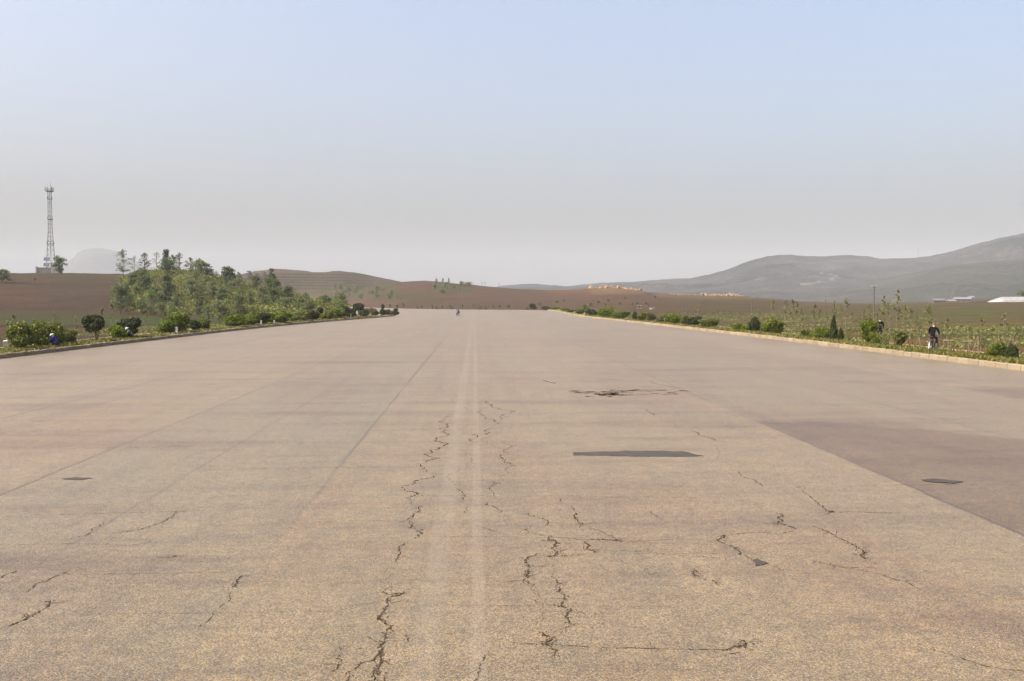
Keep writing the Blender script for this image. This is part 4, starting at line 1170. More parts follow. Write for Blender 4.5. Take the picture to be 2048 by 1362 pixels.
# ------------------------------------------------------------------ ground cover nobody could count
def scatter_stuff(name, label, X, Yv, Z, size, mat, up, aspect, seed, lift=.4):
    P = np.stack([X, Yv, Z + size * lift], 1)
    tag(link(name, leaves_mesh(name, P, size, mat, seed, aspect, up)), label, kind='stuff')
g = np.random.default_rng(4)
GRASS = leaf_mat('grass_blade', (.08, .092, .016), (.125, .12, .026), (.175, .14, .045), .35)
def verge_points(P, side, o0, o1, y0, y1, n, z):
    s = np.exp(g.uniform(math.log(y0), math.log(y1), n)); xs = np.array([edge_x(P, v_) for v_ in s]); o = g.uniform(o0, o1, n)
    return xs + side * o, s, np.full(n, z)
a1 = verge_points(LP, -1, .3, 2.7, 40, 200, 18000, .25); a2 = verge_points(RP, 1, .32, 2.75, 34, 200, 18000, .285)
scatter_stuff('grass', 'short yellowish grass on both verges', np.concatenate([a1[0], a2[0]]), np.concatenate([a1[1], a2[1]]), np.concatenate([a1[2], a2[2]]), .085, GRASS, .9, 3.4, 5)
n = 30000
xs, ys, zs_ = verge_points(RP, 1, 5.0, 40, 40, 240, n, 0); zs_ = terrain_z(xs, ys)
keep = (fbm(xs / 5, ys / 5, 77) + .15 * fbm(xs / 1.3, ys / 1.3, 78) > .63)
near = (xs < 31.5); zs_ = np.where(near, np.interp(xs - np.array([edge_x(RP, v_) for v_ in ys]), [4.0, 4.4, 6.5], [.265, .2, -.1]), zs_)
x2, y2, z2 = verge_points(LP, -1, 4.9, 16, 45, 190, 14000, 0); z2 = terrain_z(x2, y2)
z2 = np.where(x2 > -32.8, np.interp(-(x2 - np.array([edge_x(LP, v_) for v_ in y2])), [4.0, 4.4, 6.5], [.235, .15, -.1]), z2)
k2 = fbm(x2 / 4, y2 / 4, 79) > .56
scatter_stuff('weeds', 'patchy green weeds over the roadside fields', np.concatenate([xs[keep], x2[k2]]), np.concatenate([ys[keep], y2[k2]]), np.concatenate([zs_[keep], z2[k2]]), .13, LEAF['under'], .6, 2.4, 6, .5)
# undergrowth on the wooded mound
n = 150000
c_ = g.uniform(212, 700, n); D_ = g.uniform(172, 345, n)
xc_ = (c_ - 1024) / F * D_; xs = xc_ * CY + D_ * SY; ys = -xc_ * SY + D_ * CY
z_, idx_, pr_, _, _, _ = terrain_z(xs, ys, True)
ridge = I(c_, [(195, 350), (400, 300), (550, 252), (705, 212)])
row_ = 602 - F * (z_ - CAMZ) / D_
dens = fbm(xs / 11, ys / 11, 90) * .7 + fbm(xs / 4, ys / 4, 91) * .3
keep = (idx_ == 1) & (D_ < ridge + 12) & (dens > .47) & (pr_ > .04)
hgt = np.clip((dens - .47) * 8, 0, 1) * 1.6
zz = z_ + hgt * g.uniform(0.05, 1, n)
scatter_stuff('undergrowth', 'mass of yellow green scrub covering the wooded mound', xs[keep], ys[keep], zz[keep], .30, LEAF['under'], .2, 1.4, 7, 0)
print('undergrowth', keep.sum())
# ------------------------------------------------------------------ lattice tower on the hill
STEEL = simple_mat('galvanised_steel', (0.216, 0.222, 0.228), .6, .12, 3, .2)
STEELD = simple_mat('dark_steel', (.10, .10, .105), .6, .15, 3)
def foot(px, D):
    q = at_dist(px, 602, D); return Vector((q.x, q.y, tz(q.x, q.y)))
TD = 452.0
tp = foot(103, TD)
S = TD / F
Htop = (546 - 383) * S
tower = tag(empty('lattice_tower', tp, .35), 'tall grey steel lattice tower with antenna crown on the hilltop', 'tower')
def half(z):       # half width of the tower at height z
    f = z / Htop
    return np.interp(f, [0, .25, .55, 1], [12 * S * .74, 8.8 * S * .74, 5.0 * S * .74, 4.4 * S * .74])
corners = ((1, 1), (-1, 1), (-1, -1), (1, -1))
zl = [0]
while zl[-1] < Htop - 2.4: zl.append(zl[-1] + max(1.9, half(zl[-1]) * 1.5))
zl[-1] = Htop
for sx_, sy_ in corners:
    mb = MB()
    mb.path([(sx_ * half(z), sy_ * half(z), z) for z in zl], .10, 6); mb.build('leg', STEEL, tower)
mb = MB()
for z0, z1 in zip(zl[:-1], zl[1:]):
    for i in range(4):
        a, b = corners[i], corners[(i + 1) % 4]
        mb.tube((a[0] * half(z0), a[1] * half(z0), z0), (b[0] * half(z1), b[1] * half(z1), z1), .045, n=4)
        mb.tube((b[0] * half(z0), b[1] * half(z0), z0), (a[0] * half(z1), a[1] * half(z1), z1), .045, n=4)
        mb.tube((a[0] * half(z1), a[1] * half(z1), z1), (b[0] * half(z1), b[1] * half(z1), z1), .05, n=4)
mb.build('bracing', STEEL, tower)
mb = MB(); mb.tube((0, 0, 1), (0, 0, Htop), .12, n=6)
for k_ in range(int(Htop / .6)): mb.box((.3, 0, 1 + k_ * .6), (.5, .05, .05))
mb.build('ladder', STEEL, tower)
for f_ in (.36, .66, .905):
    z = Htop * f_; h_ = half(z) + .25
    mb = MB(); mb.box((0, 0, z), (2 * h_, 2 * h_, .12))
    for sx_, sy_ in corners: mb.tube((sx_ * h_, sy_ * h_, z), (sx_ * h_, sy_ * h_, z + 1), .04, n=4)
    for i in range(4):
        a, b = corners[i], corners[(i + 1) % 4]; mb.tube((a[0] * h_, a[1] * h_, z + 1), (b[0] * h_, b[1] * h_, z + 1), .04, n=4)
    mb.build('landing', STEELD, tower)
h_ = 1.55
mb = MB(); mb.box((0, 0, Htop), (2 * h_, 2 * h_, .18))
for zz in (.55, 1.1):
    for i in range(4):
        a, b = corners[i], corners[(i + 1) % 4]; mb.tube((a[0] * h_, a[1] * h_, Htop + zz), (b[0] * h_, b[1] * h_, Htop + zz), .05, n=4)
for sx_, sy_ in corners: mb.tube((sx_ * h_, sy_ * h_, Htop), (sx_ * h_, sy_ * h_, Htop + 1.1), .05, n=4)
mb.build('platform', STEELD, tower)
for i in range(6):
    a = i * math.pi / 3; c_ = Vector((math.cos(a) * 1.85, math.sin(a) * 1.85, Htop + 1.0))
    MB().box(c_, (.15, .24, 1.7), Matrix.Rotation(a, 3, 'Z')).tube(c_ + Vector((-math.cos(a) * .25, -math.sin(a) * .25, -.9)), c_ + Vector((-math.cos(a) * .25, -math.sin(a) * .25, 1.1)), .05).build('antenna', STEELD if i % 2 else STEEL, tower)
MB().tube((.5, 0, Htop), (.5, 0, Htop + 17 * S), .12, .06, 6).build('mast', STEELD, tower)
# solar panels on posts, the walled compound and its hut
SOLAR = simple_mat('solar_glass', (.03, .035, .06), .25, .2, 6, 0, .6)
for i, (px, py, lab) in enumerate(((93.5, 518, 'upper dark solar panel on a post beside the lattice tower'), (93, 529, 'lower dark solar panel on a post beside the lattice tower'))):
    p = at_dist(px, py, TD - 6 + i * 2.5); z0 = tz(p.x, p.y)
    o = tag(empty('solar_panel', (p.x, p.y, z0), .25), lab, 'solar panel', 'solar panels beside the tower')
    zz = p.z - z0
    rot = Euler((R(48), 0, 0)).to_matrix()
    MB().box((0, 0, zz), (2.5, 2.0, .06), rot).build('panel', SOLAR, o)
    mb = MB(); mb.tube((0, .25, -.2), (0, .15, zz - .1), .09)
    for dx in (-1.1, 1.1): mb.tube((dx, .25, zz - .6), (dx, .05, zz), .04)
    mb.tube((-1.2, .15, zz - .15), (1.2, .15, zz - .15), .05); mb.build('post', STEEL, o)
PLASTER = simple_mat('grey_plaster', (0.078, 0.075, 0.075), .95, .2, 1.0)
PLASTERL = simple_mat('pale_plaster', (0.144, 0.141, 0.141), .95, .15, 1.0)
cp = foot(99, TD - 8)
cw = tag(empty('compound_wall', cp, -.1), 'dark plastered compound wall at the foot of the lattice tower', 'wall')
W_ = 52 * S; Hc = 12 * S
mb = MB(); mb.box((-W_ * .12, 0, Hc / 2 - .3), (W_ * .72, .25, Hc)); mb.build('wall', PLASTER, cw)
mb = MB(); mb.box((-W_ * .48, .1, Hc / 2 - .2), (.75, .75, Hc + .3)).box((-W_ * .48, .1, Hc + .1), (.95, .95, .18)); mb.build('gate_post', PLASTERL, cw)
mb = MB(); mb.box((-W_ * .12, 0, Hc - .22), (W_ * .72, .42, .16)); mb.build('coping', PLASTERL, cw)
hut = tag(empty('equipment_hut', foot(115, TD - 7), -.1), 'pale grey flat roofed hut beside the lattice tower', 'hut')
mb = MB(); mb.box((0, 0, 1.5), (W_ * .3, 3.2, 3.6)); mb.build('wall', PLASTERL, hut)
mb = MB(); mb.box((0, 0, 3.4), (W_ * .3 + .5, 3.7, .22)); mb.build('roof', PLASTER, hut)
MB().box((-.6, -1.62, 1.0), (.9, .08, 2.0)).build('door', STEELD, hut)

# ------------------------------------------------------------------ utility poles
CONC = simple_mat('weathered_pole', (0.080, 0.068, 0.056), .95, .25, 4)
PORC = simple_mat('porcelain', (.45, .43, .40), .4, .1, 5)
def pole(px, top, D, label, arms=1, rz=0.0, aw=1.1, group='utility poles in the fields', r=.11):
    p = foot(px, D); h = CAMZ + (602 - top) * D / F - p.z
    o = tag(empty('utility_pole', p, rz), label, 'utility pole', group)
    MB().tube((0, 0, -.5), (0, 0, h), r, r * .65, 8).build('shaft', CONC, o)
    for k_ in range(arms):
        z = h - .15 - k_ * .55
        a = MB().box((0, -.08, z), (aw, .09, .1)).build('crossarm', CONC, o)
        for dx in (-.45, -.15, .15, .45):
            MB().tube((dx * aw, -.08, z + .05), (dx * aw, -.08, z + .2), .035, .05, 6).build('insulator', PORC, a)
pole(1748, 572, 165, 'tall utility pole with a single crossarm, standing out against the mountain', r=.12, aw=.95)
pole(1504, 596, 232, 'shorter utility pole with one crossarm behind the egg shaped conifer', aw=1.2)
pole(1279, 611, 205, 'short double armed pole behind the wide bush by the small column conifer', 2, aw=.9, r=.13)
pole(1306, 616, 215, 'very short pole beside the small white roadside board', 1, aw=.6)
pole(1651, 598, 330, 'tiny distant pole on the far field edge', 1, aw=1.0)
for px, top, D, lab in ((940, 564, 690, 'tiny skyline pole left of the double pole on the brown hill'), (998, 566, 690, 'tiny skyline pole past the double pole on the brown hill')):
    pole(px, top, D, lab, 1, aw=1.4, r=.13, group='skyline poles on the brown hill')
p = foot(967, 690); hp = CAMZ + (602 - 564) * 690 / F - p.z
o = tag(empty('double_pole', p), 'double pole with a bar across on the brown hill skyline', 'utility pole')
for dx in (-1.1, 1.1): MB().tube((dx, 0, -.5), (dx, 0, hp), .14, .1).build('shaft', CONC, o)
MB().box((0, -.1, hp - .3), (3.4, .12, .14)).build('crossarm', CONC, o)
# lattice mast on the mountain and a pylon before it
def ridge_z(px, row, D): return at_dist(px, row, D)
p = at_dist(1836, 517.5, 2560)
mt = tag(empty('radio_mast', p), 'thin far radio mast on the mountain ridge', 'mast')
MB().tube((0, 0, -8), (0, 0, 25), .9, .5, 4).build('shaft', STEEL, mt); MB().box((0, 0, 22), (2.6, 2.6, 1)).build('platform', STEEL, mt)
p = at_dist(1905, 602, 950); p.z = tz(p.x, p.y)
py_ = tag(empty('power_pylon', p, .6), 'faint steel power pylon before the grey green slope', 'pylon')
hp = CAMZ + (602 - 566) * 950 / F - p.z
mb = MB()
for sx_, sy_ in corners:
    mb.path([(sx_ * 1.9, sy_ * 1.9, -1), (sx_ * .6, sy_ * .6, hp * .65), (sx_ * .15, sy_ * .15, hp)], .08, 4)
for k_ in range(8):
    z0, z1 = hp * k_ / 9, hp * (k_ + 1) / 9; w0, w1 = np.interp(z0 / hp, [0, .65, 1], [1.9, .6, .15]), np.interp(z1 / hp, [0, .65, 1], [1.9, .6, .15])
    for i in range(4):
        a, b = corners[i], corners[(i + 1) % 4]; mb.tube((a[0] * w0, a[1] * w0, z0), (b[0] * w1, b[1] * w1, z1), .05, n=4)
mb.build('frame', STEELD, py_)
for f_ in (.68, .82, .95): MB().box((0, 0, hp * f_), (6.2 - f_ * 2, .2, .25)).build('crossarm', STEELD, py_)

# ------------------------------------------------------------------ farm buildings on the field skyline
ROOFW = simple_mat('white_sheet', (0.149, 0.149, 0.154), .6, .06, 1.0)
ROOFD = simple_mat('dark_roof', (.085, .085, .09), .9, .2, 1.0)
def shed(px0, px1, top, D, label, wallm, roofm, wall_rows, deep=6.0, doors=2):
    a, b = foot(px0, D), foot(px1, D); w = (b - a).length; c_ = (a + b) / 2
    ang = math.atan2((b - a).y, (b - a).x)
    o = tag(empty('farm_building', c_, ang), label, 'building', 'farm buildings on the field skyline')
    h = CAMZ + (602 - top) * D / F - c_.z
    hw = max(.6, h - wall_rows)
    MB().box((0, deep / 2, hw / 2 - .5), (w, deep, hw + 1)).build('wall', wallm, o)
    bm = bmesh.new()
    vs_ = [bm.verts.new(q) for q in ((-w / 2 - .3, -.4, hw), (w / 2 + .3, -.4, hw), (w / 2 + .3, deep / 2, h), (-w / 2 - .3, deep / 2, h), (-w / 2 - .3, deep + .4, hw), (w / 2 + .3, deep + .4, hw))]
    for f in ((0, 1, 2, 3), (3, 2, 5, 4), (0, 3, 4), (1, 5, 2), (0, 4, 5, 1)): bm.faces.new([vs_[i] for i in f])
    bmesh.ops.recalc_face_normals(bm, faces=bm.faces)
    me = bpy.data.meshes.new('roof'); bm.to_mesh(me); bm.free(); me.materials.append(roofm); link('roof', me, o)
    for i in range(doors): MB().box((-w / 2 + w * (i + .5) / doors, -.04, hw * .4), (min(1.4, w * .12), .1, hw * .7)).build('door', ROOFD, o)
shed(1868, 1892, 597, 640, 'low dark building with dark roof on the field skyline', PLASTER, ROOFD, 1.3)
shed(1899, 1912, 599, 640, 'tiny white roofed shed beside the low dark building', PLASTERL, ROOFW, 1.0, doors=1)
shed(1912, 1944, 594.5, 660, 'long white roofed building on the field skyline', PLASTERL, ROOFW, 1.2, doors=3)
shed(1942, 1950, 592, 664, 'short white gabled end building attached to the long white roof', ROOFW, ROOFW, 1.0, doors=1)
# white polytunnel
a = foot(1976, 405); b = foot(2180, 395); d_ = b - a; Lp = d_.length
o = tag(empty('polytunnel', a, math.atan2(d_.y, d_.x)), 'long white plastic covered polytunnel at the field edge', 'polytunnel')
V = []; Q = []; ns, nr = 60, 11
for i in range(ns + 1):
    u = i / ns * Lp; grow = min(1, (u / 5.5) ** .75 * .98 + .02); sag = .05 * math.sin(u * 4.2) * grow
    for j in range(nr):
        th = math.pi * j / (nr - 1)
        V.append((u, 2.6 - math.cos(th) * 2.6 * (.35 + .65 * grow), max(-.2, math.sin(th) * (2.15 * grow + sag)) - .1 + u * 0.012))
for i in range(ns):
    for j in range(nr - 1): k_ = i * nr + j; Q.append((k_, k_ + 1, k_ + nr + 1, k_ + nr))
t = NT('plastic_sheet'); v = t.obj(); n1 = t.noise(v, 1.3, 5.0, .7)
MAT_PLASTIC = t.out(t.principled(t.mix(t.maprange(n1, .35, .7), (0.229, 0.229, 0.229), (0.149, 0.146, 0.143)), .35, .5, t.bump(n1, .5, .1)))
link('cover', mesh_np('cover', V, Q, 4, [MAT_PLASTIC], smooth=True), o)
for k_ in range(4, 20):
    u = k_ * Lp / 20; mb = MB(); mb.path([(u, 2.6 - math.cos(math.pi * j / 8) * 2.63, max(-.2, math.sin(math.pi * j / 8) * 2.2) - .07 + u * .012) for j in range(9)], .035, 4); mb.build('hoop', STEEL, o)
a = foot(1941, 402); b = foot(1974, 402); d_ = b - a
MB().box((d_.length / 2, 0, .05), (d_.length, .3, .55)).box((d_.length / 2, 0, .36), (d_.length + .1, .42, .1)).build('low_wall', PLASTER)
w_ = bpy.data.objects['low_wall']; w_.location = a; w_.rotation_euler = (0, 0, math.atan2(d_.y, d_.x))
tag(w_, 'low dark wall leading up to the white polytunnel', 'wall')

# ------------------------------------------------------------------ rubble along the brown hill crest
t = NT('pale_rubble'); v = t.obj(); isl = t.n('NewGeometry').outputs['Random Per Island']; n1 = t.noise(v, .9, 4.0, .7)
k = t.mix(isl, (0.223, 0.161, 0.099), (0.155, 0.096, 0.059)); k = t.mix(t.maprange(n1, .5, .7, 0, .6), k, (.15, .11, .08))
MAT_RUB = t.out(t.principled(k, .95, .1, t.bump(n1, .8, .4)))
def rubble(cols, n, smin, smax, name, label, seed, spread=18, dback=8):
    g_ = random.Random(seed); bm = bmesh.new()
    for i in range(n):
        px = g_.uniform(*cols); px = px if g_.random() > .4 else g_.gauss((cols[0] + cols[1]) / 2, (cols[1] - cols[0]) / 5)
        D = np.interp(px, [560, 690, 800, 1300, 1800], [850, 800, 720, 700, 600]) - g_.uniform(-dback, spread)
        q = at_dist(px, 602, D); z = tz(q.x, q.y); s = g_.uniform(smin, smax) * (1.0 if g_.random() > .15 else 1.7)
        m = Matrix.Translation((q.x, q.y, z + s * .1)) @ Euler((g_.uniform(0, 6), g_.uniform(0, 6), g_.uniform(0, 6))).to_matrix().to_4x4() @ Matrix.Diagonal((s * g_.uniform(.7, 1.5), s, s * g_.uniform(.5, .9), 1))
        r_ = bmesh.ops.create_icosphere(bm, subdivisions=1, radius=.6, matrix=m)
        for v_ in r_['verts']: v_.co += Vector((g_.uniform(-.16, .16), g_.uniform(-.16, .16), g_.uniform(-.16, .16))) * s
    me = bpy.data.meshes.new(name); bm.to_mesh(me); bm.free(); me.materials.append(MAT_RUB)
    tag(link(name, me), label, kind='stuff')
rubble((1178, 1282), 150, .6, 2.0, 'rubble', 'sandy heap of rubble on the brown hill crest behind the bend', 3)
rubble((1315, 1400), 60, .4, 1.1, 'rubble', 'low orange rubble bank joining the two heaps', 4)
rubble((1395, 1490), 130, .6, 1.9, 'rubble', 'pale rocky rubble heap before the mountain foot', 5)

# ------------------------------------------------------------------ small verge things
WHITE = simple_mat('white_paint', (0.372, 0.360, 0.335), .8, .12, 8)
GREYB = simple_mat('worn_concrete', (0.238, 0.210, 0.175), .95, .2, 6)
def marker(px, base, top, side, label):
    off = .75
    P = offset(LN if side == 'T' else RN, off, -1 if side == 'T' else 1)
    zv = .25 if side == 'T' else .285
    best = min((abs(project((q.x, q.y, zv))[0] - px), q.y, q) for q in [a.lerp(b, k_ / 8) for a, b in zip(P[:-1], P[1:]) for k_ in range(8)] if 20 < q.y < 215)
    q = best[2]; D = project((q.x, q.y, zv))[2]
    h = max(.45, (base - top) * D / F); 
    o = tag(empty('marker_post', (q.x, q.y, zv - .03), rng.uniform(-.2, .2)), label, 'marker post', 'white marker posts on the verges')
    MB().box((0, 0, h / 2), (.17, .17, h)).build('shaft', WHITE, o)
    MB().box((0, 0, h + .03), (.2, .2, .07)).build('cap', WHITE, o)
marker(354, 669, 656, 'T', 'white marker post in front of the tall spiky bush')
marker(522, 652, 643, 'T', 'white marker post in front of the clipped row')
marker(548, 650, 645, 'T', 'low white marker post at the end of the clipped row')
marker(702, 636, 629, 'T', 'white marker post near the largest ball topiary')
# concrete block by the path
q = ground(14, 697, .25)
o = tag(empty('concrete_block', (q.x, q.y, .23), .3), 'small pale concrete block beside the first verge bush', 'concrete block')
MB().box((0, 0, .22), (.34, .5, .5)).build('body', GREYB, o); MB().box((.05, .05, .49), (.5, .62, .07), Euler((.06, -.1, 0)).to_matrix()).build('slab', WHITE, o)
# white roadside board
p = foot(1303, 215); 
o = tag(empty('notice_board', p, .1), 'small white board on posts behind the sapling side bushes', 'board')
MB().box((0, 0, CAMZ - 1.75 - p.z + .1), (.9, .06, .35)).build('panel', WHITE, o)
for dx in (-.38, .38): MB().tube((dx, .03, -.3), (dx, .03, CAMZ - 1.7 - p.z), .04).build('leg', CONC, o)
# young tree supports and stakes in the field past the cyclist
WOOD = simple_mat('weathered_wood', (0.112, 0.081, 0.052), .95, .3, 6)
WOODP = simple_mat('pale_wood', (0.182, 0.149, 0.105), .95, .2, 6)
def trestle(px0, px1, top, base, D, label):
    a, b = foot(px0, D), foot(px1, D); d_ = b - a
    h = CAMZ + (602 - top) * D / F - a.z
    o = tag(empty('tree_support', (a + b) / 2, math.atan2(d_.y, d_.x)), label, 'tree support', 'wooden tree supports in the field')
    w = d_.length / 2
    MB().tube((-w * 1.15, 0, h), (w * 1.15, 0, h), .045).build('rail', WOODP, o)
    for dx in (-w * .9, 0, w * .8): MB().tube((dx, .1 * (1 if dx else -1), -.1), (dx * .93, 0, h + .03), .04).build('post', WOOD, o)
trestle(1889, 1907, 681, 697, 58.5, 'wooden trestle support in the red soil next to the cyclist')
trestle(1930, 1947, 683, 690, 63, 'low pale rail support further past the cyclist')
def tripod(px, top, D, label):
    a = foot(px, D); h = CAMZ + (602 - top) * D / F - a.z
    o = tag(empty('stake_tripod', a, rng.uniform(0, 3)), label, 'stake tripod', 'wooden tree supports in the field')
    for k_ in range(3):
        an = k_ * 2.1; MB().tube((math.cos(an) * .42, math.sin(an) * .42, -.08), (0.02 * math.cos(an), .02 * math.sin(an), h), .035, .028).build('pole', WOOD, o)
tripod(1840, 677, 62, 'stake tripod on the red soil before the cyclist')
tripod(1958, 673, 58, 'tall stake tripod with crossed poles between the sapling trunks past the cyclist')
tripod(1999, 672, 68, 'small stake tripod behind the dark round bush')
tripod(2026, 673, 66, 'stake tripod behind the narrow dark bush')

# ------------------------------------------------------------------ bicycles
TYRE = simple_mat('tyre_rubber', (.02, .02, .02), .8, .2, 10)
CHROME = simple_mat('dull_chrome', (.13, .13, .135), .45, .1, 10, .6)
PAINTB = simple_mat('bicycle_paint', (.03, .04, .05), .4, .15, 10, 0, .5)
VINYL = simple_mat('saddle_vinyl', (.025, .022, .02), .6, .1, 10)
WIRE = simple_mat('basket_wire', (.10, .095, .10), .6, .1, 10)
def bicycle(loc, rz, label, basket=True, bags=False, steer=0.0):
    o = tag(empty('bicycle', loc, rz), label, 'bicycle')
    r = .33; WB = 1.06                           # rides along +Y; rear wheel at y=-.45
    ry, fy = -.45, -.45 + WB
    rot = Matrix.Rotation(math.pi / 2, 3, 'Y')
    for y, nm in ((ry, 0), (fy, 1)):
        w = MB().tube((-.05, y, r), (.05, y, r), .03, n=8).build('wheel', CHROME, o)
        MB().torus((0, y, r), r - .018, .02, rot, 28, 6).build('tyre', TYRE, w)
        mb = MB().torus((0, y, r), r - .045, .010, rot, 28, 4)
        for k_ in range(18):
            a = k_ * math.pi / 9; mb.tube(((-1) ** k_ * .03, y, r), (0, y + math.cos(a) * (r - .04), r + math.sin(a) * (r - .04)), .003, n=3)
        mb.build('rim', CHROME, w)
    bb = Vector((0, .0, .30)); seat = Vector((0, -.17, .82)); head = Vector((0, .40, .86)); hl = Vector((0, .44, .66))
    mb = MB()
    for a, b in ((bb, seat), (bb, hl), (seat * .97 + bb * .03, head), (head, hl)): mb.tube(a, b, .018)
    for sx_ in (-.05, .05):
        mb.tube(bb + Vector((sx_ * .6, 0, 0)), (sx_, ry, r), .011); mb.tube(seat - Vector((-sx_ * .4, 0, .06)), (sx_, ry, r), .009)
    mb.build('frame', PAINTB, o)
    mb = MB()
    for sx_ in (-.05, .05): mb.path([hl + Vector((sx_, .01, 0)), (sx_, fy - .02, r + .1), (sx_, fy, r)], .012)
    mb.build('fork', CHROME, o)
    mb = MB(); mb.path([head, (0, .43, 1.0)], .014); mb.path([(-.27, .30, 1.03), (-.2, .42, 1.05), (0, .45, 1.0), (.2, .42, 1.05), (.27, .30, 1.03)], .012)
    hb = mb.build('handlebar', CHROME, o)
    for sx_ in (-1, 1): MB().tube((sx_ * .27, .31, 1.03), (sx_ * .285, .19, 1.02), .018).build('grip', VINYL, hb)
    MB().ball((0, -.17, .88), (.09, .14, .045)).tube((0, -.17, .80), (0, -.17, .87), .014).build('saddle', VINYL, o, True)
    for y, a0, a1, nm in ((ry, -.2, 2.9, 0), (fy, .7, 2.6, 1)):
        mb = MB(); m = 10
        for k_ in range(m):
            aa, ab = a0 + (a1 - a0) * k_ / m, a0 + (a1 - a0) * (k_ + 1) / m; am = (aa + ab) / 2
            mb.box((0, y + math.cos(am) * (r + .03), r + math.sin(am) * (r + .03)), (.06, .006, (ab - aa) * (r + .045)), Matrix.Rotation(am, 3, 'X'))
        mb.build('mudguard', CHROME, o)
    mb = MB(); mb.box((0, ry - .385, .34), (.06, .012, .17)); mb.build('reflector', WHITE, o)
    mb = MB().torus((.045, .0, .30), .09, .008, rot, 18, 4)
    for s_ in (1, -1): mb.tube((s_ * .06, 0, .30), (s_ * .07, s_ * .13, .30 - s_ * .1), .010); mb.box((s_ * .12, s_ * .13, .30 - s_ * .1), (.1, .07, .025))
    mb.build('pedal_crank', CHROME, o)
    mb = MB()
    for sx_ in (-.06, .06): mb.tube((sx_, ry - .2, .73), (sx_, ry + .26, .73), .008); mb.tube((sx_, ry - .12, .73), (sx_ * .9, ry, r), .006)
    for k_ in range(4): mb.tube((-.06, ry - .2 + k_ * .15, .73), (.06, ry - .2 + k_ * .15, .73), .007)
    mb.build('rack', CHROME, o)
    if basket:
        mb = MB(); c_ = Vector((0, .63, .93))
        for k_ in range(7):
            z = -.13 + k_ * .045; w = .17 + k_ * .008; d_ = .12 + k_ * .006
            ring = [c_ + Vector(q) for q in ((-w, -d_, z), (w, -d_, z), (w, d_, z), (-w, d_, z), (-w, -d_, z))]; mb.path(ring, .008, 4)
        for k_ in range(9):
            x = -.17 + k_ * .0425
            for s_ in (-1, 1): mb.tube(c_ + Vector((x, s_ * .12, -.13)), c_ + Vector((x * 1.25, s_ * .156, .14)), .006, n=4)
        for k_ in range(6):
            y = -.12 + k_ * .048
            for s_ in (-1, 1): mb.tube(c_ + Vector((s_ * .17, y, -.13)), c_ + Vector((s_ * .218, y * 1.3, .14)), .006, n=4)
        mb.box(c_ + Vector((0, 0, -.13)), (.34, .24, .012)); mb.build('basket', WIRE, o)
    return o
# ------------------------------------------------------------------ people
SKIN = simple_mat('skin', (.42, .26, .18), .6, .08, 20)
HAIR = simple_mat('dark_brown_hair', (.045, .026, .018), .7, .2, 30)
def cloth(name, c): return simple_mat(name, c, 1.0, .2, 14, 0, .05)
BLACKC, NAVY, MAROON, GREYC, PURPLE, PALEH, BLUEC = cloth('black_cloth', (.006, .006, .007)), cloth('navy_cloth', (.012, .015, .028)), cloth('maroon_cloth', (.06, .025, .03)), cloth('grey_cloth', (.10, .095, .09)), cloth('violet_cloth', (.022, .016, .10)), cloth('pale_cloth', (0.435, 0.420, 0.405)), cloth('blue_cloth', (.03, .06, .14))
SHOE = simple_mat('dark_shoe', (.03, .027, .025), .7, .1, 10)
SHOEW = simple_mat('pale_shoe', (.25, .24, .225), .7, .1, 10)
def skin_obj(name, chains, mat, parent, root=0, sub=1):
    """chains: lists of (x,y,z,r); chains share a joint when they start at the same point"""
    bm = bmesh.new(); lay = bm.verts.layers.skin.verify(); table = {}
    def vtx(p):
        k_ = (round(p[0], 4), round(p[1], 4), round(p[2], 4))
        if k_ not in table:
            v_ = bm.verts.new(p[:3]); v_[lay].radius = (p[3], p[3] if len(p) < 5 else p[4]); table[k_] = v_
        return table[k_]
    first = None
    for ch in chains:
        k0 = (round(ch[0][0], 4), round(ch[0][1], 4), round(ch[0][2], 4))
        if k0 not in table and table: vtx(ch[0])[lay].use_root = True      # a sleeve that starts inside the torso
        for a, b in zip(ch[:-1], ch[1:]):
            va, vb = vtx(a), vtx(b); first = first or va
            if not bm.edges.get((va, vb)): bm.edges.new((va, vb))
    first[lay].use_root = True
    me = bpy.data.meshes.new(name); bm.to_mesh(me); bm.free(); me.materials.append(mat)
    o = link(name, me, parent)
    m = o.modifiers.new('skin', 'SKIN'); m.use_smooth_shade = True
    s_ = o.modifiers.new('sub', 'SUBSURF'); s_.levels = sub; s_.render_levels = sub
    return o
def V3(*a): return Vector(a)
def hand_chains(w, d, up, side):
    """fingers and thumb from wrist w along d (unit), back of the hand up; slightly curled"""
    d = d.normalized(); lat = d.cross(up).normalized() * side; ch = []
    palm = w + d * .07
    ch.append([(*w, .026), (*palm, .034, .02)])
    for i, (o_, L) in enumerate(((-.030, .07), (-.010, .08), (.010, .075), (.030, .06))):
        k0 = palm + lat * o_ + d * .012; k1 = k0 + d * L * .5 - up * .012; k2 = k1 + d * L * .35 - up * .03
        ch.append([(*palm, .034, .02), (*k0, .0095), (*k1, .0085), (*k2, .007)])
    t0 = w + d * .03 - lat * .032; t1 = t0 + d * .035 - lat * .012 - up * .01
    ch.append([(*w, .026), (*t0, .011), (*t1, .0085), (*(t1 + d * .025 - up * .008), .007)])
    return ch
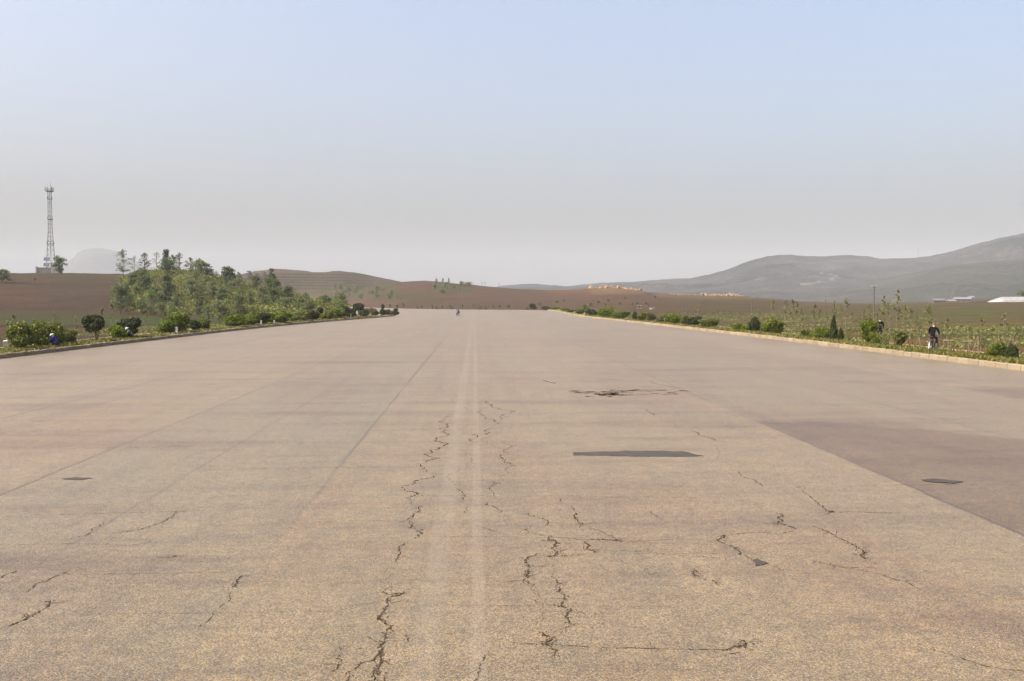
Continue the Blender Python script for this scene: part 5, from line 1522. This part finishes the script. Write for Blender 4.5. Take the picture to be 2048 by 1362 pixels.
def person(loc, rz, label, J, top_m, leg_m, hair_m=HAIR, shoe_m=SHOE, hat=None, scale=1.0, collar=None, group=None):
    """J: joints pelvis chest neck head; shoulders/elbows/wrists and hips/knees/ankles/toes as (left, right)"""
    pel, wa, chs, nk, hd = (V3(*J[k_]) for k_ in ('pelvis', 'waist', 'chest', 'neck', 'head'))
    fwd = V3(*J.get('face', (0, 1, 0))).normalized()
    upv = (hd - nk).normalized()
    ch = [[(*pel, .10, .075), (*wa, .095, .07), (*chs, .11, .075), (*nk, .052), (*(nk + upv * .06), .05), (*hd, .088, .095), (*(hd + upv * .09), .07)]]
    nose = hd + fwd * .10 - upv * .01; ch.append([(*hd, .088, .095), (*(hd + fwd * .085 - upv * .005), .02), (*nose, .011)])
    side_v = upv.cross(fwd).normalized()
    for s_ in (-1, 1): ch.append([(*hd, .088, .095), (*(hd + side_v * s_ * .082), .018), (*(hd + side_v * s_ * .098 + upv * .01), .010)])
    jac = [[(*(pel - (chs - pel) * .12), .150, .125), (*pel, .150, .125), (*wa, .142, .115), (*chs, .182, .135), (*(nk - upv * .01), .085)], [(*(V3(*J['shoulder'][0]) * 1.12 - chs * .12 - upv * .01), .092), (*(chs * .35 + nk * .65 - upv * .05), .118), (*(V3(*J['shoulder'][1]) * 1.12 - chs * .12 - upv * .01), .092)]]
    tro = [[(*(wa * .35 + pel * .65), .140, .112), (*pel, .148, .118)]]
    shoes = []
    for i, s_ in ((0, -1), (1, 1)):
        sh, el, wr = (V3(*J[k_][i]) for k_ in ('shoulder', 'elbow', 'wrist'))
        ch.append([(*chs, .11, .075), (*sh, .034), (*el, .030), (*wr, .026)])
        hd_dir = V3(*J['hand'][i]) if 'hand' in J else (wr - el)
        for c_ in hand_chains(wr, hd_dir, V3(0, 0, 1) if abs(hd_dir.normalized().z) < .8 else -fwd, s_): ch.append(c_)
        jac.append([(*(sh * .55 + chs * .45), .112), (*sh, .088), (*el, .056), (*(el * .12 + wr * .88), .040)])
        hp, kn, an, to = (V3(*J[k_][i]) for k_ in ('hip', 'knee', 'ankle', 'toe'))
        ch.append([(*pel, .10, .075), (*hp, .06), (*kn, .045), (*an, .034), (*to, .03)])
        tro.append([(*pel, .148, .118), (*hp, .108), (*kn, .075), (*(kn * .08 + an * .92), .058)])
        shoes.append((an, to))
    o = skin_obj('person', ch, SKIN, None)
    o.location = loc; o.rotation_euler = (0, 0, rz); o.scale = (scale,) * 3
    tag(o, label, 'person', group)
    skin_obj('jacket', jac, top_m, o); skin_obj('trousers', tro, leg_m, o)
    for an, to in shoes:
        skin_obj('shoe', [[(*(an - V3(0, 0, .03)), .045), (*(an * .5 + to * .5 - V3(0, 0, .01)), .05, .04), (*to, .042, .034)]], shoe_m, o)
    hc = hd + upv * .035 - fwd * .018
    rotm = Matrix((side_v, fwd, upv)).transposed()
    bm = bmesh.new(); bmesh.ops.create_uvsphere(bm, u_segments=16, v_segments=10, radius=1, matrix=Matrix.Translation(hc) @ rotm.to_4x4() @ Matrix.Diagonal((.102, .115, .105, 1)))
    cut = [v_ for v_ in bm.verts if (v_.co - hc).dot(upv) < -.055 or ((v_.co - hc).dot(fwd) > .05 and (v_.co - hc).dot(upv) < .035)]
    bmesh.ops.delete(bm, geom=cut, context='VERTS')
    me = bpy.data.meshes.new('hair'); bm.to_mesh(me); bm.free(); me.materials.append(hair_m)
    for p_ in me.polygons: p_.use_smooth = True
    link('hair', me, o)
    for s_ in (-1, 1): MB().ball(hd + fwd * .088 + side_v * s_ * .032 + upv * .012, .012, 8).build('eye', TYRE, o, True)
    MB().ball(hd + fwd * .088 - upv * .045, (.024, .012, .007), 8).build('mouth', MAROON, o, True)
    if hat:
        mb = MB(); mb.ball(hc + upv * .02, (.122, .122, .10), 14); h_ = mb.build('hat', hat, o, True)
        MB().torus(hc + upv * .0, .135, .028, rotm, 20, 6).build('brim', hat, h_, True)
    if collar: MB().torus(nk + upv * .01, .072, .022, rotm, 16, 6).build('collar', collar, o, True)
    return o
RIDE = dict(pelvis=(0, -.16, .96), waist=(0, -.13, 1.12), chest=(0, -.03, 1.34), neck=(0, .04, 1.50), head=(0, .07, 1.62),
    shoulder=((-.19, -.02, 1.42), (.19, -.02, 1.42)), elbow=((-.27, .10, 1.20), (.27, .10, 1.20)), wrist=((-.275, .19, 1.06), (.275, .19, 1.06)), hand=((0, 1, -.25), (0, 1, -.25)),
    hip=((-.10, -.12, .93), (.10, -.12, .93)), knee=((-.12, .27, .74), (.12, .26, .82)), ankle=((-.12, .02, .36), (.12, .14, .48)), toe=((-.12, .16, .28), (.12, .27, .42)))
# rider on the verge, seen from behind
q = ground(1869, 705.5, .3); rz = -R(41)
bicycle((q.x + .12, q.y + .42, .295), rz, 'dark bicycle with a front basket, ridden along the sapling side path')
person((q.x + .12, q.y + .42, .295), rz, 'person in black jacket seen from behind, riding the bicycle with a basket', RIDE, BLACKC, MAROON, hair_m=simple_mat('reddish_brown_hair', (.10, .05, .03), .7, .2, 30), shoe_m=SHOEW, scale=.97)
# rider far off on the open road
q = ground(916, 633, 0); rz = R(28)
bicycle((q.x, q.y, .005), rz, 'loaded dark bicycle far out on the empty road', basket=False)
person((q.x, q.y, .005), rz, 'person in blue and dark clothes cycling alone on the far road', RIDE, BLUEC, NAVY, collar=None, scale=.98)
bag = skin_obj('load_sack', [[(-.02, 0, .02, .2, .16), (0, .02, .2, .24, .2), (.02, 0, .36, .16, .14)]], BLACKC, None)
bag.location = (q.x + .25, q.y - .5, .74); bag.rotation_euler = (0, 0, rz); tag(bag, 'dark sack strapped to the carrier of the road bicycle', 'sack')
bag2 = skin_obj('load_sack', [[(0, 0, 0, .16, .15), (0, .03, .2, .2, .17), (0, 0, .36, .13, .12)]], cloth('brown_sack', (.05, .035, .025)), None)
bag2.location = (q.x - .22, q.y - .42, .40); bag2.rotation_euler = (0, 0, rz); tag(bag2, 'brown sack hanging low beside the rear wheel of the road bicycle', 'sack')
# walker on the path
WALK = dict(pelvis=(0, 0, .92), waist=(0, .01, 1.08), chest=(0, .02, 1.32), neck=(0, .02, 1.48), head=(0, .04, 1.60),
    shoulder=((-.19, .01, 1.41), (.19, .01, 1.41)), elbow=((-.25, -.06, 1.14), (.25, .04, 1.14)), wrist=((-.25, .04, .90), (.25, .16, .92)),
    hip=((-.10, 0, .88), (.10, 0, .88)), knee=((-.11, .12, .50), (.11, -.03, .50)), ankle=((-.11, .06, .09), (.11, -.22, .13)), toe=((-.11, .21, .04), (.11, -.08, .05)))
q = at_dist(1760, 660, 70.5)
person((q.x, q.y, .285), R(-4), 'person in dark jacket with pale collar walking behind the large vase shaped bush', WALK, BLACKC, NAVY, collar=PALEH, scale=1.0)
# two people crouching to weed the verge
CRO = dict(pelvis=(0, -.14, .24), waist=(0, -.10, .38), chest=(0, .06, .56), neck=(0, .17, .66), head=(0, .24, .74), face=(0, .8, -.6),
    shoulder=((-.17, .06, .62), (.17, .06, .62)), elbow=((-.24, .24, .40), (.24, .26, .40)), wrist=((-.12, .42, .20), (.14, .44, .18)), hand=((0, .6, -.8), (0, .6, -.8)),
    hip=((-.10, -.10, .22), (.10, -.10, .22)), knee=((-.16, .26, .44), (.16, .26, .44)), ankle=((-.13, .02, .08), (.13, .02, .08)), toe=((-.15, .17, .035), (.15, .17, .035)))
q = ground(111.5, 693.5, .26)
person((q.x, q.y, .245), R(75), 'person in a purple blue top and white hat crouching at the bushes', CRO, PURPLE, NAVY, hat=PALEH, scale=.98, group='people weeding the verge')
q = at_dist(260, 640, 79.0)
person((q.x, q.y, .245), R(100), 'person in dark clothes and pale hat crouching by the dark round bush', CRO, GREYC, BLACKC, hat=cloth('grey_hat', (.38, .37, .37)), scale=.98, group='people weeding the verge')
# ------------------------------------------------------------------ haze
def haze():
    bm = bmesh.new(); bmesh.ops.create_cube(bm, size=1.0, matrix=Matrix.Translation((0, 0, 224)) @ Matrix.Diagonal((19400, 19400, 452, 1)))
    me = bpy.data.meshes.new('haze'); bm.to_mesh(me); bm.free()
    m = bpy.data.materials.new('thin_haze'); m.use_nodes = True
    nt = m.node_tree; nt.nodes.clear()
    vo = nt.nodes.new('ShaderNodeVolumePrincipled'); vo.inputs['Density'].default_value = HAZE_DENSITY
    vo.inputs['Color'].default_value = (*HAZE_COLOR, 1); vo.inputs['Anisotropy'].default_value = 0.0
    o = nt.nodes.new('ShaderNodeOutputMaterial'); nt.links.new(vo.outputs[0], o.inputs['Volume'])
    me.materials.append(m)
    tag(link('haze', me), kind='stuff')
haze()
